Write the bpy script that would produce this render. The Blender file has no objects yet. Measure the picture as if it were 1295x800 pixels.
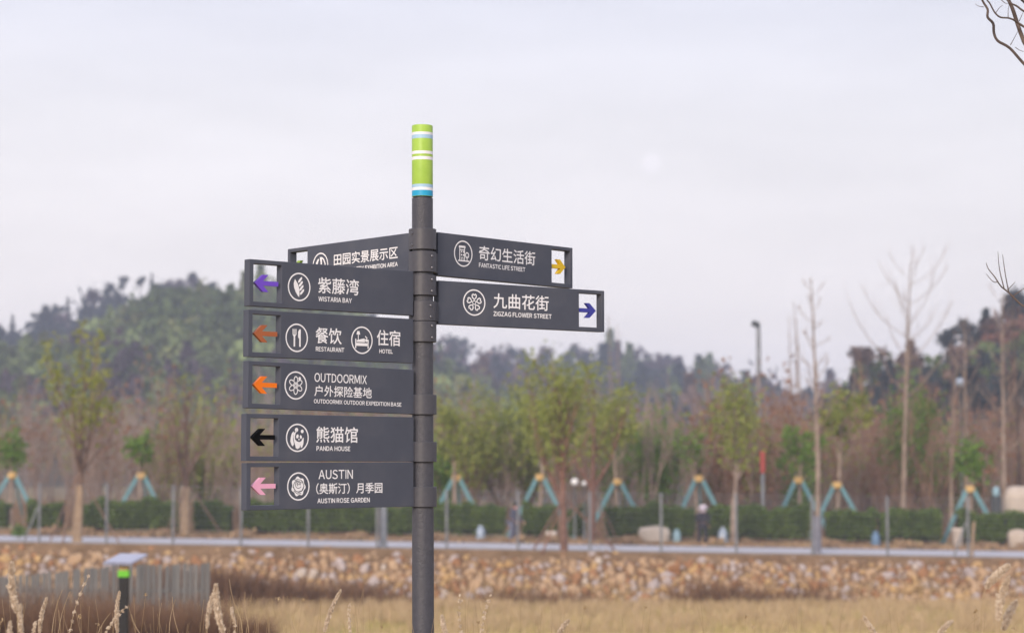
import bpy, bmesh, math, random
import numpy as np
from mathutils import Vector, Matrix, Euler

scene = bpy.context.scene
COL = scene.collection
R = math.radians

# ------------------------------------------------------------------ camera
F = 2670.0                 # focal length in photo pixels (photo 1295 px wide)
PITCH = math.atan(188.0 / F)
CAMZ = 1.6
cam_d = bpy.data.cameras.new("camera")
cam_d.sensor_width = 36.0
cam_d.lens = 36.0 * F / 1295.0
cam_d.clip_start = 0.1
cam_d.clip_end = 20000.0
cam = bpy.data.objects.new("camera", cam_d)
COL.objects.link(cam)
cam.location = (0, 0, CAMZ)
cam.rotation_euler = (R(90) + PITCH, 0, 0)
cam_d.dof.use_dof = True
cam_d.dof.focus_distance = 9.1
cam_d.dof.aperture_fstop = 2.9
scene.camera = cam

CP, SP = math.cos(PITCH), math.sin(PITCH)
def ray(px, py):
    a, b = (px - 647.5) / F, (400.0 - py) / F
    return Vector((a, CP - SP * b, SP + CP * b))
def P(px, py, Y):
    d = ray(px, py)
    return Vector((0, 0, CAMZ)) + d * (Y / d.y)

# ------------------------------------------------------------------ render / exposure
scene.view_settings.view_transform = 'Standard'
scene.view_settings.look = 'None'
scene.view_settings.exposure = 0.45
scene.view_settings.gamma = 1.0
scene.cycles.use_denoising = True
scene.cycles.max_bounces = 6
scene.cycles.diffuse_bounces = 3
scene.cycles.transparent_max_bounces = 4
scene.cycles.volume_bounces = 1

# ------------------------------------------------------------------ sky
SUN_EL, SUN_AZ = 22.0, 200.0     # low veiled sun behind the camera, to the left
world = bpy.data.worlds.new("World")
scene.world = world
world.use_nodes = True
nt = world.node_tree
for n in list(nt.nodes):
    nt.nodes.remove(n)
def N(tree, typ, **kw):
    n = tree.nodes.new(typ)
    for k, v in kw.items():
        setattr(n, k, v)
    return n
out = N(nt, 'ShaderNodeOutputWorld')
bg = N(nt, 'ShaderNodeBackground')
sky = N(nt, 'ShaderNodeTexSky')
sky.sky_type = 'NISHITA'
sky.sun_disc = False
sky.sun_elevation = R(SUN_EL)
sky.sun_rotation = R(SUN_AZ)
sky.dust_density = 3.0
sc = N(nt, 'ShaderNodeVectorMath', operation='SCALE'); sc.inputs[3].default_value = 0.10
nt.links.new(sky.outputs[0], sc.inputs[0])
tc = N(nt, 'ShaderNodeTexCoord')
sep = N(nt, 'ShaderNodeSeparateXYZ')
nt.links.new(tc.outputs['Generated'], sep.inputs[0])
ramp = N(nt, 'ShaderNodeValToRGB')           # cloud deck: whiter at the horizon, lilac-blue above
cr = ramp.color_ramp
cr.elements[0].position = 0.0; cr.elements[0].color = (0.95, 0.865, 0.835, 1)
cr.elements[1].position = 1.0; cr.elements[1].color = (0.50, 0.52, 0.63, 1)
e = cr.elements.new(0.07); e.color = (0.92, 0.845, 0.83, 1)
e = cr.elements.new(0.16); e.color = (0.79, 0.755, 0.775, 1)
e = cr.elements.new(0.24); e.color = (0.65, 0.65, 0.735, 1)
e = cr.elements.new(0.5); e.color = (0.60, 0.62, 0.76, 1)
nt.links.new(sep.outputs[2], ramp.inputs[0])
mp = N(nt, 'ShaderNodeMapping'); mp.inputs['Scale'].default_value = (3.0, 1.0, 13.0)
mp.inputs['Rotation'].default_value = (0, R(8), 0)
nt.links.new(tc.outputs['Generated'], mp.inputs[0])
nz = N(nt, 'ShaderNodeTexNoise'); nz.inputs['Scale'].default_value = 1.6; nz.inputs['Detail'].default_value = 5.0
nz.inputs['Roughness'].default_value = 0.55
nt.links.new(mp.outputs[0], nz.inputs['Vector'])
mr = N(nt, 'ShaderNodeMapRange')
mr.inputs['From Min'].default_value = 0.3; mr.inputs['From Max'].default_value = 0.7
mr.inputs['To Min'].default_value = 0.93; mr.inputs['To Max'].default_value = 1.07
nt.links.new(nz.outputs[0], mr.inputs[0])
sc2 = N(nt, 'ShaderNodeVectorMath', operation='SCALE')
nt.links.new(ramp.outputs[0], sc2.inputs[0]); nt.links.new(mr.outputs[0], sc2.inputs[3])
mix = N(nt, 'ShaderNodeMix', data_type='RGBA'); mix.inputs[0].default_value = 0.86
nt.links.new(sc.outputs[0], mix.inputs[6]); nt.links.new(sc2.outputs[0], mix.inputs[7])
nt.links.new(mix.outputs[2], bg.inputs[0]); bg.inputs[1].default_value = 1.0
nt.links.new(bg.outputs[0], out.inputs[0])

sun_d = bpy.data.lights.new("sun", 'SUN')
sun_d.energy = 2.3
sun_d.angle = R(18)
sun_d.color = (1.0, 0.85, 0.70)
sun = bpy.data.objects.new("sun", sun_d); COL.objects.link(sun)
az = R(SUN_AZ)
sdir = Vector((math.sin(az) * math.cos(R(SUN_EL)), math.cos(az) * math.cos(R(SUN_EL)), math.sin(R(SUN_EL))))
sun.rotation_euler = sdir.to_track_quat('Z', 'Y').to_euler()

# ------------------------------------------------------------------ materials
def lin(c):
    return tuple((x / 12.92 if x <= 0.04045 else ((x + 0.055) / 1.055) ** 2.4) for x in [v / 255.0 for v in c])
def mat(name, cols, scale=3.0, rough=0.85, bump=0.0, bscale=None, island=False, obj_rand=False, metallic=0.0,
        attr=None, detail=4.0, spec=0.3, transl=0.0, coord='Object'):
    m = bpy.data.materials.new(name); m.use_nodes = True
    t = m.node_tree
    b = t.nodes['Principled BSDF']
    b.inputs['Roughness'].default_value = rough
    b.inputs['Metallic'].default_value = metallic
    b.inputs['Specular IOR Level'].default_value = spec
    c = N(t, 'ShaderNodeTexCoord')
    rp = N(t, 'ShaderNodeValToRGB')
    while len(rp.color_ramp.elements) > 1:
        rp.color_ramp.elements.remove(rp.color_ramp.elements[-1])
    for i, cc in enumerate(cols):
        pos = i / max(1, len(cols) - 1)
        e = rp.color_ramp.elements[0] if i == 0 else rp.color_ramp.elements.new(pos)
        e.position = pos; e.color = (cc[0], cc[1], cc[2], 1)
    n = N(t, 'ShaderNodeTexNoise'); n.inputs['Scale'].default_value = scale; n.inputs['Detail'].default_value = detail
    t.links.new(c.outputs[coord], n.inputs['Vector'])
    m1 = N(t, 'ShaderNodeMapRange'); m1.inputs['From Min'].default_value = 0.32; m1.inputs['From Max'].default_value = 0.68
    t.links.new(n.outputs[0], m1.inputs[0])
    src = m1.outputs[0]
    if island or obj_rand:
        g = N(t, 'ShaderNodeNewGeometry') if island else N(t, 'ShaderNodeObjectInfo')
        mm = N(t, 'ShaderNodeMix', data_type='FLOAT'); mm.inputs[0].default_value = 0.6
        t.links.new(src, mm.inputs[2])
        t.links.new(g.outputs['Random Per Island' if island else 'Random'], mm.inputs[3])
        src = mm.outputs[0]
    t.links.new(src, rp.inputs[0])
    colout = rp.outputs[0]
    if attr:
        a = N(t, 'ShaderNodeAttribute'); a.attribute_name = attr
        mu = N(t, 'ShaderNodeMix', data_type='RGBA', blend_type='MULTIPLY'); mu.inputs[0].default_value = 1.0
        t.links.new(colout, mu.inputs[6]); t.links.new(a.outputs[0], mu.inputs[7]); colout = mu.outputs[2]
    t.links.new(colout, b.inputs['Base Color'])
    if bump > 0:
        n2 = N(t, 'ShaderNodeTexNoise'); n2.inputs['Scale'].default_value = bscale or scale * 6; n2.inputs['Detail'].default_value = 5
        t.links.new(c.outputs[coord], n2.inputs['Vector'])
        bp = N(t, 'ShaderNodeBump'); bp.inputs['Strength'].default_value = bump; bp.inputs['Distance'].default_value = 0.02
        t.links.new(n2.outputs[0], bp.inputs['Height']); t.links.new(bp.outputs[0], b.inputs['Normal'])
    if transl > 0:
        tr = N(t, 'ShaderNodeBsdfTranslucent'); t.links.new(colout, tr.inputs[0])
        ms = N(t, 'ShaderNodeMixShader'); ms.inputs[0].default_value = transl
        o = t.nodes['Material Output']
        t.links.new(b.outputs[0], ms.inputs[1]); t.links.new(tr.outputs[0], ms.inputs[2]); t.links.new(ms.outputs[0], o.inputs[0])
    return m
def g3(v): return (v, v, v)
M = {}
M['panel'] = mat('panel_grey_powder_coat', [(0.066, 0.074, 0.102), (0.074, 0.083, 0.113), (0.090, 0.097, 0.124)], 7, 0.5, 0.12, 900, spec=0.35, detail=10)
M['pole'] = mat('pole_grey_paint', [(0.060, 0.062, 0.079), (0.074, 0.075, 0.093)], 40, 0.45, 0.25, 160, spec=0.4)
M['clamp'] = mat('clamp_grey_paint', [(0.066, 0.067, 0.083), (0.078, 0.078, 0.094)], 60, 0.42, 0.08, 400, spec=0.4)
M['bolt'] = mat('bolt_steel', [(0.16, 0.16, 0.18), (0.26, 0.26, 0.29)], 80, 0.35, metallic=0.8)
M['bolt_dark'] = mat('bolt_socket', [(0.01, 0.01, 0.012), (0.02, 0.02, 0.022)], 80, 0.6)
M['white_print'] = mat('white_vinyl_print', [(0.84, 0.84, 0.88), (0.90, 0.90, 0.93)], 30, 0.5)
M['lime'] = mat('lime_paint', [(0.33, 0.53, 0.075), (0.385, 0.59, 0.095)], 20, 0.42, 0.03, 300)
M['cap_white'] = mat('white_paint', [(0.80, 0.80, 0.84), (0.86, 0.86, 0.90)], 20, 0.45)
M['cap_pale_blue'] = mat('pale_blue_paint', [(0.36, 0.56, 0.74), (0.40, 0.60, 0.78)], 20, 0.45)
M['cap_cyan'] = mat('cyan_paint', [(0.02, 0.34, 0.60), (0.03, 0.38, 0.64)], 20, 0.42)
def amat(nm, c, r=0.45): return mat(nm, [tuple(x * 0.93 for x in c), c], 40, r)
ARW = {'purple': amat('purple_arrow_paint', (0.17, 0.075, 0.60)), 'brown': amat('copper_brown_arrow_paint', (0.40, 0.12, 0.045)),
       'orange': amat('orange_arrow_paint', (0.90, 0.20, 0.008)), 'black': mat('black_arrow_paint', [(0.003, 0.003, 0.004), (0.004, 0.004, 0.005)], 40, .8, spec=.08),
       'pink': amat('pink_arrow_paint', (0.86, 0.42, 0.60)), 'yellow': amat('yellow_arrow_paint', (0.80, 0.54, 0.02)),
       'navy': amat('navy_arrow_paint', (0.05, 0.055, 0.34)), 'green': amat('green_arrow_paint', (0.30, 0.46, 0.08))}
M['ground'] = mat('dry_ground', [(0.17, 0.12, 0.065), (0.30, 0.225, 0.125), (0.24, 0.19, 0.09)], 0.6, 0.95, 0.5, 8, coord='Object')
M['path'] = mat('pale_concrete_path', [(0.50, 0.49, 0.53), (0.60, 0.59, 0.63)], 1.2, 0.85, 0.1, 10)
M['kerb'] = mat('kerb_stone', [(0.26, 0.245, 0.25), (0.36, 0.345, 0.35)], 2.0, 0.9, 0.2, 12)
M['bank'] = mat('bank_soil', [(0.16, 0.10, 0.055), (0.26, 0.17, 0.10)], 2.0, 0.95, 0.5, 9)
ROCK = [mat('tan_rock', [(0.38, 0.25, 0.15), (0.52, 0.37, 0.24)], 3, 0.9, 0.5, 14, obj_rand=True),
        mat('ochre_rock', [(0.44, 0.28, 0.125), (0.57, 0.40, 0.21)], 3, 0.9, 0.5, 14, obj_rand=True),
        mat('lilac_grey_rock', [(0.36, 0.30, 0.285), (0.52, 0.45, 0.43)], 3, 0.9, 0.5, 14, obj_rand=True),
        mat('rust_rock', [(0.25, 0.125, 0.06), (0.40, 0.22, 0.12)], 3, 0.9, 0.5, 14, obj_rand=True),
        mat('pale_rock', [(0.48, 0.40, 0.33), (0.60, 0.53, 0.47)], 3, 0.9, 0.4, 14, obj_rand=True)]
M['straw'] = mat('straw_grass', [(0.30, 0.34, 0.08), (0.54, 0.45, 0.18), (0.74, 0.58, 0.34), (0.50, 0.36, 0.20)], 0.35, 0.9, island=True, transl=0.3)
M['rust_grass'] = mat('russet_dry_grass', [(0.20, 0.115, 0.065), (0.36, 0.235, 0.15), (0.30, 0.20, 0.12)], 0.7, 0.9, island=True, transl=0.25)
M['rust_dark'] = mat('dark_russet_grass', [(0.10, 0.055, 0.035), (0.25, 0.15, 0.095), (0.17, 0.10, 0.065)], 1.6, 0.9, island=True, transl=0.2)
M['tan_grass'] = mat('tan_rough_grass', [(0.40, 0.29, 0.13), (0.64, 0.49, 0.30), (0.46, 0.32, 0.20)], 0.8, 0.9, island=True, transl=0.25)
M['stalk'] = mat('dry_stalk', [(0.40, 0.28, 0.15), (0.55, 0.42, 0.27)], 8, 0.85, transl=0.2)
M['plume'] = mat('seed_plume', [(0.62, 0.50, 0.38), (0.84, 0.73, 0.60)], 30, 0.9, island=True, transl=0.35)
M['bark'] = mat('brown_bark', [(0.13, 0.085, 0.062), (0.23, 0.155, 0.12)], 4, 0.9, 0.4, 20)
M['bark_red'] = mat('reddish_bark', [(0.17, 0.09, 0.065), (0.27, 0.155, 0.12)], 4, 0.9, 0.4, 20)
M['bark_pale'] = mat('pale_bark', [(0.20, 0.15, 0.125), (0.38, 0.30, 0.245)], 3, 0.9, 0.4, 20)
M['bark_dark'] = mat('dark_wet_bark', [(0.055, 0.042, 0.042), (0.17, 0.125, 0.105)], 9, 0.8, 0.5, 40)
M['wrap'] = mat('straw_trunk_wrap', [(0.36, 0.25, 0.16), (0.50, 0.36, 0.24)], 5, 0.9, 0.4, 25)
M['wrap_grey'] = mat('grey_trunk_wrap', [(0.17, 0.17, 0.20), (0.26, 0.26, 0.30)], 5, 0.9, 0.4, 25)
M['twig'] = mat('winter_twig', [(0.23, 0.17, 0.14), (0.42, 0.32, 0.28)], 2, 0.9, island=True)
M['twig_russet'] = mat('russet_winter_twig', [(0.22, 0.135, 0.10), (0.38, 0.25, 0.19)], 2, 0.9, island=True)
M['twig_pale'] = mat('pale_winter_twig', [(0.26, 0.22, 0.215), (0.38, 0.32, 0.30)], 2, 0.9, island=True)
M['leaf_lime'] = mat('yellow_green_leaf', [(0.20, 0.23, 0.035), (0.36, 0.38, 0.08)], 1.2, 0.7, island=True, transl=0.35)
M['leaf_olive'] = mat('olive_leaf', [(0.19, 0.23, 0.045), (0.35, 0.38, 0.095)], 1.2, 0.7, island=True, transl=0.35)
M['leaf_green'] = mat('fresh_green_leaf', [(0.09, 0.18, 0.03), (0.20, 0.31, 0.06)], 1.2, 0.7, island=True, transl=0.3)
M['leaf_red'] = mat('russet_leaf', [(0.20, 0.10, 0.06), (0.34, 0.19, 0.12)], 1.2, 0.8, island=True, transl=0.3)
M['hedge'] = mat('hedge_leaf', [(0.035, 0.080, 0.012), (0.15, 0.22, 0.035)], 1.5, 0.7, island=True, transl=0.2)
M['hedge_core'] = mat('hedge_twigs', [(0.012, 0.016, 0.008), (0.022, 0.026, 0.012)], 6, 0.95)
M['forest'] = mat('forest_canopy', [(0.45, 0.45, 0.45), (1.2, 1.2, 1.2)], 0.3, 0.9, island=True, attr='tint', transl=0.15)
M['hill'] = mat('hill_floor', [(0.05, 0.05, 0.035), (0.10, 0.085, 0.06)], 0.05, 0.95)
M['teal'] = mat('teal_paint', [(0.13, 0.285, 0.33), (0.19, 0.36, 0.40)], 6, 0.6)
M['strap'] = mat('yellow_strap', [(0.52, 0.33, 0.13), (0.64, 0.44, 0.19)], 8, 0.8)
M['stake'] = mat('brown_stake', [(0.19, 0.12, 0.09), (0.29, 0.195, 0.15)], 5, 0.9)
M['fence'] = mat('galvanised_steel', [(0.20, 0.215, 0.24), (0.29, 0.305, 0.33)], 4, 0.55, metallic=0.3)
M['slat'] = mat('weathered_grey_slat', [(0.12, 0.125, 0.13), (0.21, 0.205, 0.20)], 3, 0.9, obj_rand=True)
M['black'] = mat('black_post', [(0.008, 0.008, 0.01), (0.016, 0.016, 0.018)], 10, 0.5)
M['board'] = mat('pale_lectern_board', [(0.36, 0.38, 0.50), (0.44, 0.46, 0.58)], 10, 0.3, spec=0.5)
M['board_edge'] = mat('lectern_board_edge', [(0.25, 0.27, 0.38), (0.3, 0.32, 0.42)], 10, 0.5)
M['lime_band'] = mat('green_band', [(0.14, 0.52, 0.03), (0.18, 0.60, 0.05)], 10, 0.5)
M['tan_block'] = mat('tan_block', [(0.42, 0.30, 0.14), (0.5, 0.36, 0.18)], 10, 0.8)
M['skin'] = mat('skin', [(0.42, 0.25, 0.18), (0.46, 0.28, 0.20)], 20, 0.6)
M['dark_cloth'] = mat('dark_navy_cloth', [(0.018, 0.018, 0.028), (0.035, 0.035, 0.05)], 12, 0.95)
M['blue_cloth'] = mat('slate_blue_cloth', [(0.06, 0.065, 0.10), (0.09, 0.095, 0.14)], 12, 0.95)
M['pale_cloth'] = mat('pale_lilac_cloth', [(0.50, 0.44, 0.52), (0.62, 0.56, 0.64)], 12, 0.95)
M['pink_cloth'] = mat('pink_cloth', [(0.50, 0.22, 0.22), (0.60, 0.30, 0.28)], 12, 0.95)
M['jean'] = mat('grey_blue_trousers', [(0.12, 0.13, 0.19), (0.18, 0.19, 0.26)], 12, 0.95)
M['hair'] = mat('dark_hair', [(0.012, 0.010, 0.010), (0.025, 0.02, 0.02)], 30, 0.6)
M['globe'] = mat('opal_lamp_globe', [(0.85, 0.85, 0.86), (0.92, 0.92, 0.93)], 5, 0.25, spec=0.5)
M['globe_blue'] = mat('bluish_lamp_globe', [(0.30, 0.38, 0.50), (0.42, 0.50, 0.62)], 5, 0.25, spec=0.5)
M['red'] = mat('red_plastic', [(0.36, 0.06, 0.055), (0.44, 0.09, 0.08)], 5, 0.5)
M['blue'] = mat('blue_plastic', [(0.11, 0.20, 0.33), (0.16, 0.26, 0.40)], 5, 0.5)
M['lightblue'] = mat('light_blue_plastic', [(0.25, 0.40, 0.48), (0.32, 0.48, 0.56)], 5, 0.5)
M['bin'] = mat('dark_bin', [(0.05, 0.06, 0.07), (0.08, 0.09, 0.10)], 5, 0.7)
M['pot'] = mat('pale_pot', [(0.55, 0.47, 0.42), (0.66, 0.58, 0.52)], 5, 0.8)
M['moon'] = bpy.data.materials.new('moon_glow'); M['moon'].use_nodes = True

# ------------------------------------------------------------------ helpers
def tag(o, label=None, cat=None, group=None, kind=None):
    if label: o['label'] = label
    if cat: o['category'] = cat
    if group: o['group'] = group
    if kind: o['kind'] = kind
    return o
def empty(name, loc=(0, 0, 0), rz=0.0):
    o = bpy.data.objects.new(name, None); o.empty_display_size = 0.2
    o.location = loc; o.rotation_euler = (0, 0, rz); COL.objects.link(o); return o
def link(name, me, m=None, parent=None, loc=None):
    if m is not None and len(me.materials) == 0:
        for mm in (m if isinstance(m, (list, tuple)) else [m]): me.materials.append(mm)
    o = bpy.data.objects.new(name, me); COL.objects.link(o)
    if parent is not None: o.parent = parent
    if loc is not None: o.location = loc
    return o
def mesh_of(name, V, Fc, mi=None, smooth=False):
    me = bpy.data.meshes.new(name)
    me.from_pydata([tuple(v) for v in V], [], [tuple(f) for f in Fc])
    if mi is not None: me.polygons.foreach_set('material_index', np.array(mi, dtype=np.int32))
    if smooth: me.polygons.foreach_set('use_smooth', np.ones(len(me.polygons), dtype=bool))
    me.update(); return me
def mesh_np(name, V, Q, mi=None, tint=None, smooth=False):
    V = np.asarray(V, dtype=np.float32); Q = np.asarray(Q, dtype=np.int32)
    me = bpy.data.meshes.new(name)
    me.vertices.add(len(V)); me.vertices.foreach_set('co', V.ravel())
    k = Q.shape[1]
    me.loops.add(Q.size); me.loops.foreach_set('vertex_index', Q.ravel())
    me.polygons.add(len(Q)); me.polygons.foreach_set('loop_start', np.arange(0, Q.size, k, dtype=np.int32))
    if mi is not None: me.polygons.foreach_set('material_index', np.asarray(mi, dtype=np.int32))
    if smooth: me.polygons.foreach_set('use_smooth', np.ones(len(Q), dtype=bool))
    me.update(calc_edges=True)
    if tint is not None:
        a = me.attributes.new('tint', 'FLOAT_COLOR', 'POINT')
        c = np.ones((len(V), 4), dtype=np.float32); c[:, :3] = tint
        a.data.foreach_set('color', c.ravel())
    return me
def box(V, Fc, c, s, rot=None):
    i = len(V)
    for dz in (-.5, .5):
        for dx, dy in ((-.5, -.5), (.5, -.5), (.5, .5), (-.5, .5)):
            p = Vector((dx * s[0], dy * s[1], dz * s[2]))
            if rot is not None: p = rot @ p
            V.append(p + Vector(c))
    Fc += [(i, i+3, i+2, i+1), (i+4, i+5, i+6, i+7), (i, i+1, i+5, i+4), (i+1, i+2, i+6, i+5), (i+2, i+3, i+7, i+6), (i+3, i, i+4, i+7)]
def tube(pts, rad, n=6, caps=False):
    """quads of a tube along pts"""
    pts = np.asarray(pts, dtype=float); rad = np.asarray(rad, dtype=float) * np.ones(len(pts))
    d = np.gradient(pts, axis=0); d /= (np.linalg.norm(d, axis=1, keepdims=True) + 1e-9)
    ref = np.array([1.0, 0.13, 0.07]) if abs(d[0][0]) < 0.8 else np.array([0.1, 1.0, 0.2])
    a = np.cross(d, ref); a /= (np.linalg.norm(a, axis=1, keepdims=True) + 1e-9)
    b = np.cross(d, a)
    th = np.arange(n) * 2 * math.pi / n
    V = (pts[:, None, :] + rad[:, None, None] * (np.cos(th)[None, :, None] * a[:, None, :] + np.sin(th)[None, :, None] * b[:, None, :])).reshape(-1, 3)
    Q = []
    for i in range(len(pts) - 1):
        for k in range(n):
            k2 = (k + 1) % n
            Q.append((i*n+k, i*n+k2, (i+1)*n+k2, (i+1)*n+k))
    return V, np.array(Q, dtype=np.int32)
class NB:
    """collects quad arrays"""
    def __init__(s): s.V = []; s.Q = []; s.m = []; s.n = 0; s.t = []
    def add(s, V, Q, mi=0, tint=(1, 1, 1)):
        V = np.asarray(V); Q = np.asarray(Q)
        s.V.append(V); s.Q.append(Q + s.n); s.m.append(np.full(len(Q), mi)); s.t.append(np.tile(np.asarray(tint, dtype=float), (len(V), 1)) if np.ndim(tint) == 1 else tint)
        s.n += len(V)
    def arrays(s): return np.concatenate(s.V), np.concatenate(s.Q), np.concatenate(s.m), np.concatenate(s.t)
    def mesh(s, name, tint=False, smooth=False):
        V, Q, m, t = s.arrays(); return mesh_np(name, V, Q, m, t if tint else None, smooth)
def leaves(rng, C, size, aspect=1.6, up=0.3):
    """one diamond-shaped quad per centre"""
    n = len(C)
    a = rng.normal(size=(n, 3)); a[:, 2] += up; a /= np.linalg.norm(a, axis=1, keepdims=True)
    b = np.cross(a, rng.normal(size=(n, 3))); b /= np.linalg.norm(b, axis=1, keepdims=True)
    s = size * rng.uniform(0.6, 1.3, size=(n, 1))
    a = a * s * aspect * 0.5; b = b * s * 0.5
    V = np.stack([C - a, C + b, C + a, C - b], axis=1).reshape(-1, 3)
    return V, np.arange(4 * n, dtype=np.int32).reshape(n, 4)
def lathe(prof, n=24):
    V, Fc = [], []
    for r, z in prof:
        for k in range(n):
            t = 2 * math.pi * k / n; V.append((r * math.cos(t), r * math.sin(t), z))
    for i in range(len(prof) - 1):
        for k in range(n):
            k2 = (k + 1) % n; Fc.append((i*n+k, i*n+k2, (i+1)*n+k2, (i+1)*n+k))
    Fc.append(tuple(range(n))[::-1]); Fc.append(tuple((len(prof)-1)*n + k for k in range(n)))
    return V, Fc
def smooth_by_angle(me, ang=40):
    me.polygons.foreach_set('use_smooth', np.ones(len(me.polygons), dtype=bool))
    bm = bmesh.new(); bm.from_mesh(me)
    for e in bm.edges:
        if len(e.link_faces) == 2 and e.calc_face_angle(0) > R(ang): e.smooth = False
    bm.to_mesh(me); bm.free()
def bevel(o, w=0.002, seg=2):
    b = o.modifiers.new('bevel', 'BEVEL'); b.width = w; b.segments = seg; b.limit_method = 'ANGLE'; b.angle_limit = R(40)

# ------------------------------------------------------------------ ground levels
PATH_Y0, PATH_Y1 = 74.9, 81.6
def zpath(x):
    x = max(-24.0, min(24.0, x)); return -1.40 - 0.0155 * x
def gz(x, y):
    if y < 12: return 0.0
    if y < 58: 
        t = (y - 12) / 46.0; return -3.2 * t
    if y < 71.3: return -3.2
    zp = zpath(x)
    if y < 74.2: return -3.2 + (zp + 3.2) * (y - 71.3) / 2.9
    return zp
def on_ground(px, Y, dz=0.0):
    x = (px - 647.5) / F * Y * 1.0
    x = P(px, 650, Y).x
    return Vector((x, Y, gz(x, Y) + dz))

# ground sheet
def build_ground():
    xs = [-6000, -2500, -1000, -400, -150, -60, -24] + list(np.linspace(-20, 20, 21)) + [24, 60, 150, 400, 1000, 2500, 6000]
    ys = [-3000, -500, -60, -10, 0, 4, 8, 12, 20, 30, 40, 50, 58, 65, 71.3, 72.7, 74.2, 74.8, 82, 90, 120, 200, 400, 900, 2500, 9000]
    V = [(x, y, gz(x, y)) for y in ys for x in xs]
    n = len(xs)
    Fc = [(j*n+i, j*n+i+1, (j+1)*n+i+1, (j+1)*n+i) for j in range(len(ys)-1) for i in range(n-1)]
    o = link('ground', mesh_of('ground', V, Fc), M['ground']); tag(o, kind='structure', label='dry sloping ground under the meadow, bank and trees')
build_ground()
def strip(name, y0, y1, dz, m, depth):
    xs = [-300, -60, -24] + list(np.linspace(-20, 20, 9)) + [24, 60, 300]
    V, Fc = [], []
    for x in xs:
        z = zpath(x) + dz
        V += [(x, y0, z - depth), (x, y0, z), (x, y1, z), (x, y1, z - depth)]
    for i in range(len(xs)-1):
        a, b = i*4, (i+1)*4
        Fc += [(a, b, b+1, a+1), (a+1, b+1, b+2, a+2), (a+2, b+2, b+3, a+3)]
    o = link(name, mesh_of(name, V, Fc), m); tag(o, kind='structure'); return o
strip('path', PATH_Y0 + 0.15, PATH_Y1, 0.02, M['path'], 0.15)
strip('kerb', PATH_Y0, PATH_Y0 + 0.147, 0.05, M['kerb'], 0.22)

# ------------------------------------------------------------------ the signpost
def pole_x(z):  # the post leans a hair
    return -0.389 + (1.9 - z) * 0.0045
POLE_Y = 9.2
def ZP(py, Y=POLE_Y): return P(534, py, Y).z
post = empty('signpost', (pole_x(0), POLE_Y, 0)); tag(post, 'tall grey signpost with lime green top and eight direction panels with arrows', 'signpost')
PO = Vector((pole_x(0), POLE_Y, 0))
def tilt_ring(prof, n=40):
    V, Fc = lathe(prof, n)
    return [(x + pole_x(z) - PO.x, y, z) for x, y, z in V], Fc
ztop = ZP(159); zcap0 = ZP(249)
V, Fc = tilt_ring([(0.0475, 0.0), (0.0475, 1.2), (0.0465, 1.6), (0.0462, zcap0 - 0.006)])
me = mesh_of('pole', V, Fc); smooth_by_angle(me); link('pole', me, M['pole'], post)
V, Fc = tilt_ring([(0.085, -0.02), (0.085, 0.012), (0.11, 0.012), (0.11, 0.0)]); me = mesh_of('base_plate', V, Fc); link('base_plate', me, M['pole'], post)
V, Fc = tilt_ring([(0.040, zcap0 - 0.008), (0.040, zcap0 + 0.0)]); me = mesh_of('neck', V, Fc); link('neck', me, M['bolt_dark'], post)
capme = tilt_ring([(0.0455, zcap0), (0.0462, zcap0 + 0.002), (0.0462, ztop - 0.004), (0.0445, ztop - 0.0005), (0.0, ztop)])
me = mesh_of('cap_sleeve', *capme); smooth_by_angle(me); cap = link('cap_sleeve', me, M['lime'], post)
cap['label'] = 'lime green cylindrical top of the post'
for nm, y0, y1, mk in (('stripe', 168.4, 171.6, 'cap_white'), ('stripe', 171.6, 176.4, 'cap_pale_blue'), ('stripe', 192.2, 196, 'cap_white'),
                       ('stripe', 199.2, 203.2, 'cap_white'), ('stripe', 234, 238, 'cap_pale_blue'), ('stripe', 238, 241.6, 'cap_white'), ('stripe', 241.6, 248.6, 'cap_cyan')):
    za, zb = ZP(y1), ZP(y0)
    n = 40; V, Fc = [], []
    for z in (za, zb):
        for r in (0.0464,):
            for k in range(n):
                t = 2*math.pi*k/n; V.append((r*math.cos(t) + pole_x(z) - PO.x, r*math.sin(t), z))
    for k in range(n): Fc.append((k, (k+1) % n, n + (k+1) % n, n + k))
    me = mesh_of(nm, V, Fc, smooth=True); o = link(nm, me, M[mk], cap)
    o['label'] = {'cap_white': 'white', 'cap_pale_blue': 'pale blue', 'cap_cyan': 'cyan'}[mk] + ' stripe round the lime green top'

GLYPH = {}
def glyph(ch):
    """outline of one character: vertices, faces, ink width"""
    if ch in GLYPH: return GLYPH[ch]
    if ch == 'I': GLYPH[ch] = (np.array([(.02, 0), (.10, 0), (.10, .735), (.02, .735)], dtype=float), [(0, 1, 2, 3)], .12); return GLYPH[ch]
    c = chr(ord(ch) + 0xFEE0) if 'A' <= ch <= 'Z' else ch      # full-width capitals are plain grotesque letters
    cu = bpy.data.curves.new('t', 'FONT'); cu.body = c; cu.size = 1.0; cu.resolution_u = 3
    to = bpy.data.objects.new('t', cu); COL.objects.link(to)
    bpy.context.view_layer.update()
    me = bpy.data.meshes.new_from_object(to.evaluated_get(bpy.context.evaluated_depsgraph_get()))
    bpy.data.objects.remove(to); bpy.data.curves.remove(cu)
    n = len(me.vertices); co = np.empty(n*3, dtype=np.float32); me.vertices.foreach_get('co', co); co = co.reshape(-1, 3)[:, :2].astype(float)
    if 'A' <= ch <= 'Z': co[:, 0] -= co[:, 0].min(); adv = co[:, 0].max()
    else: adv = 1.0
    GLYPH[ch] = (co, [tuple(p.vertices) for p in me.polygons], adv); bpy.data.meshes.remove(me); return GLYPH[ch]
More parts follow.
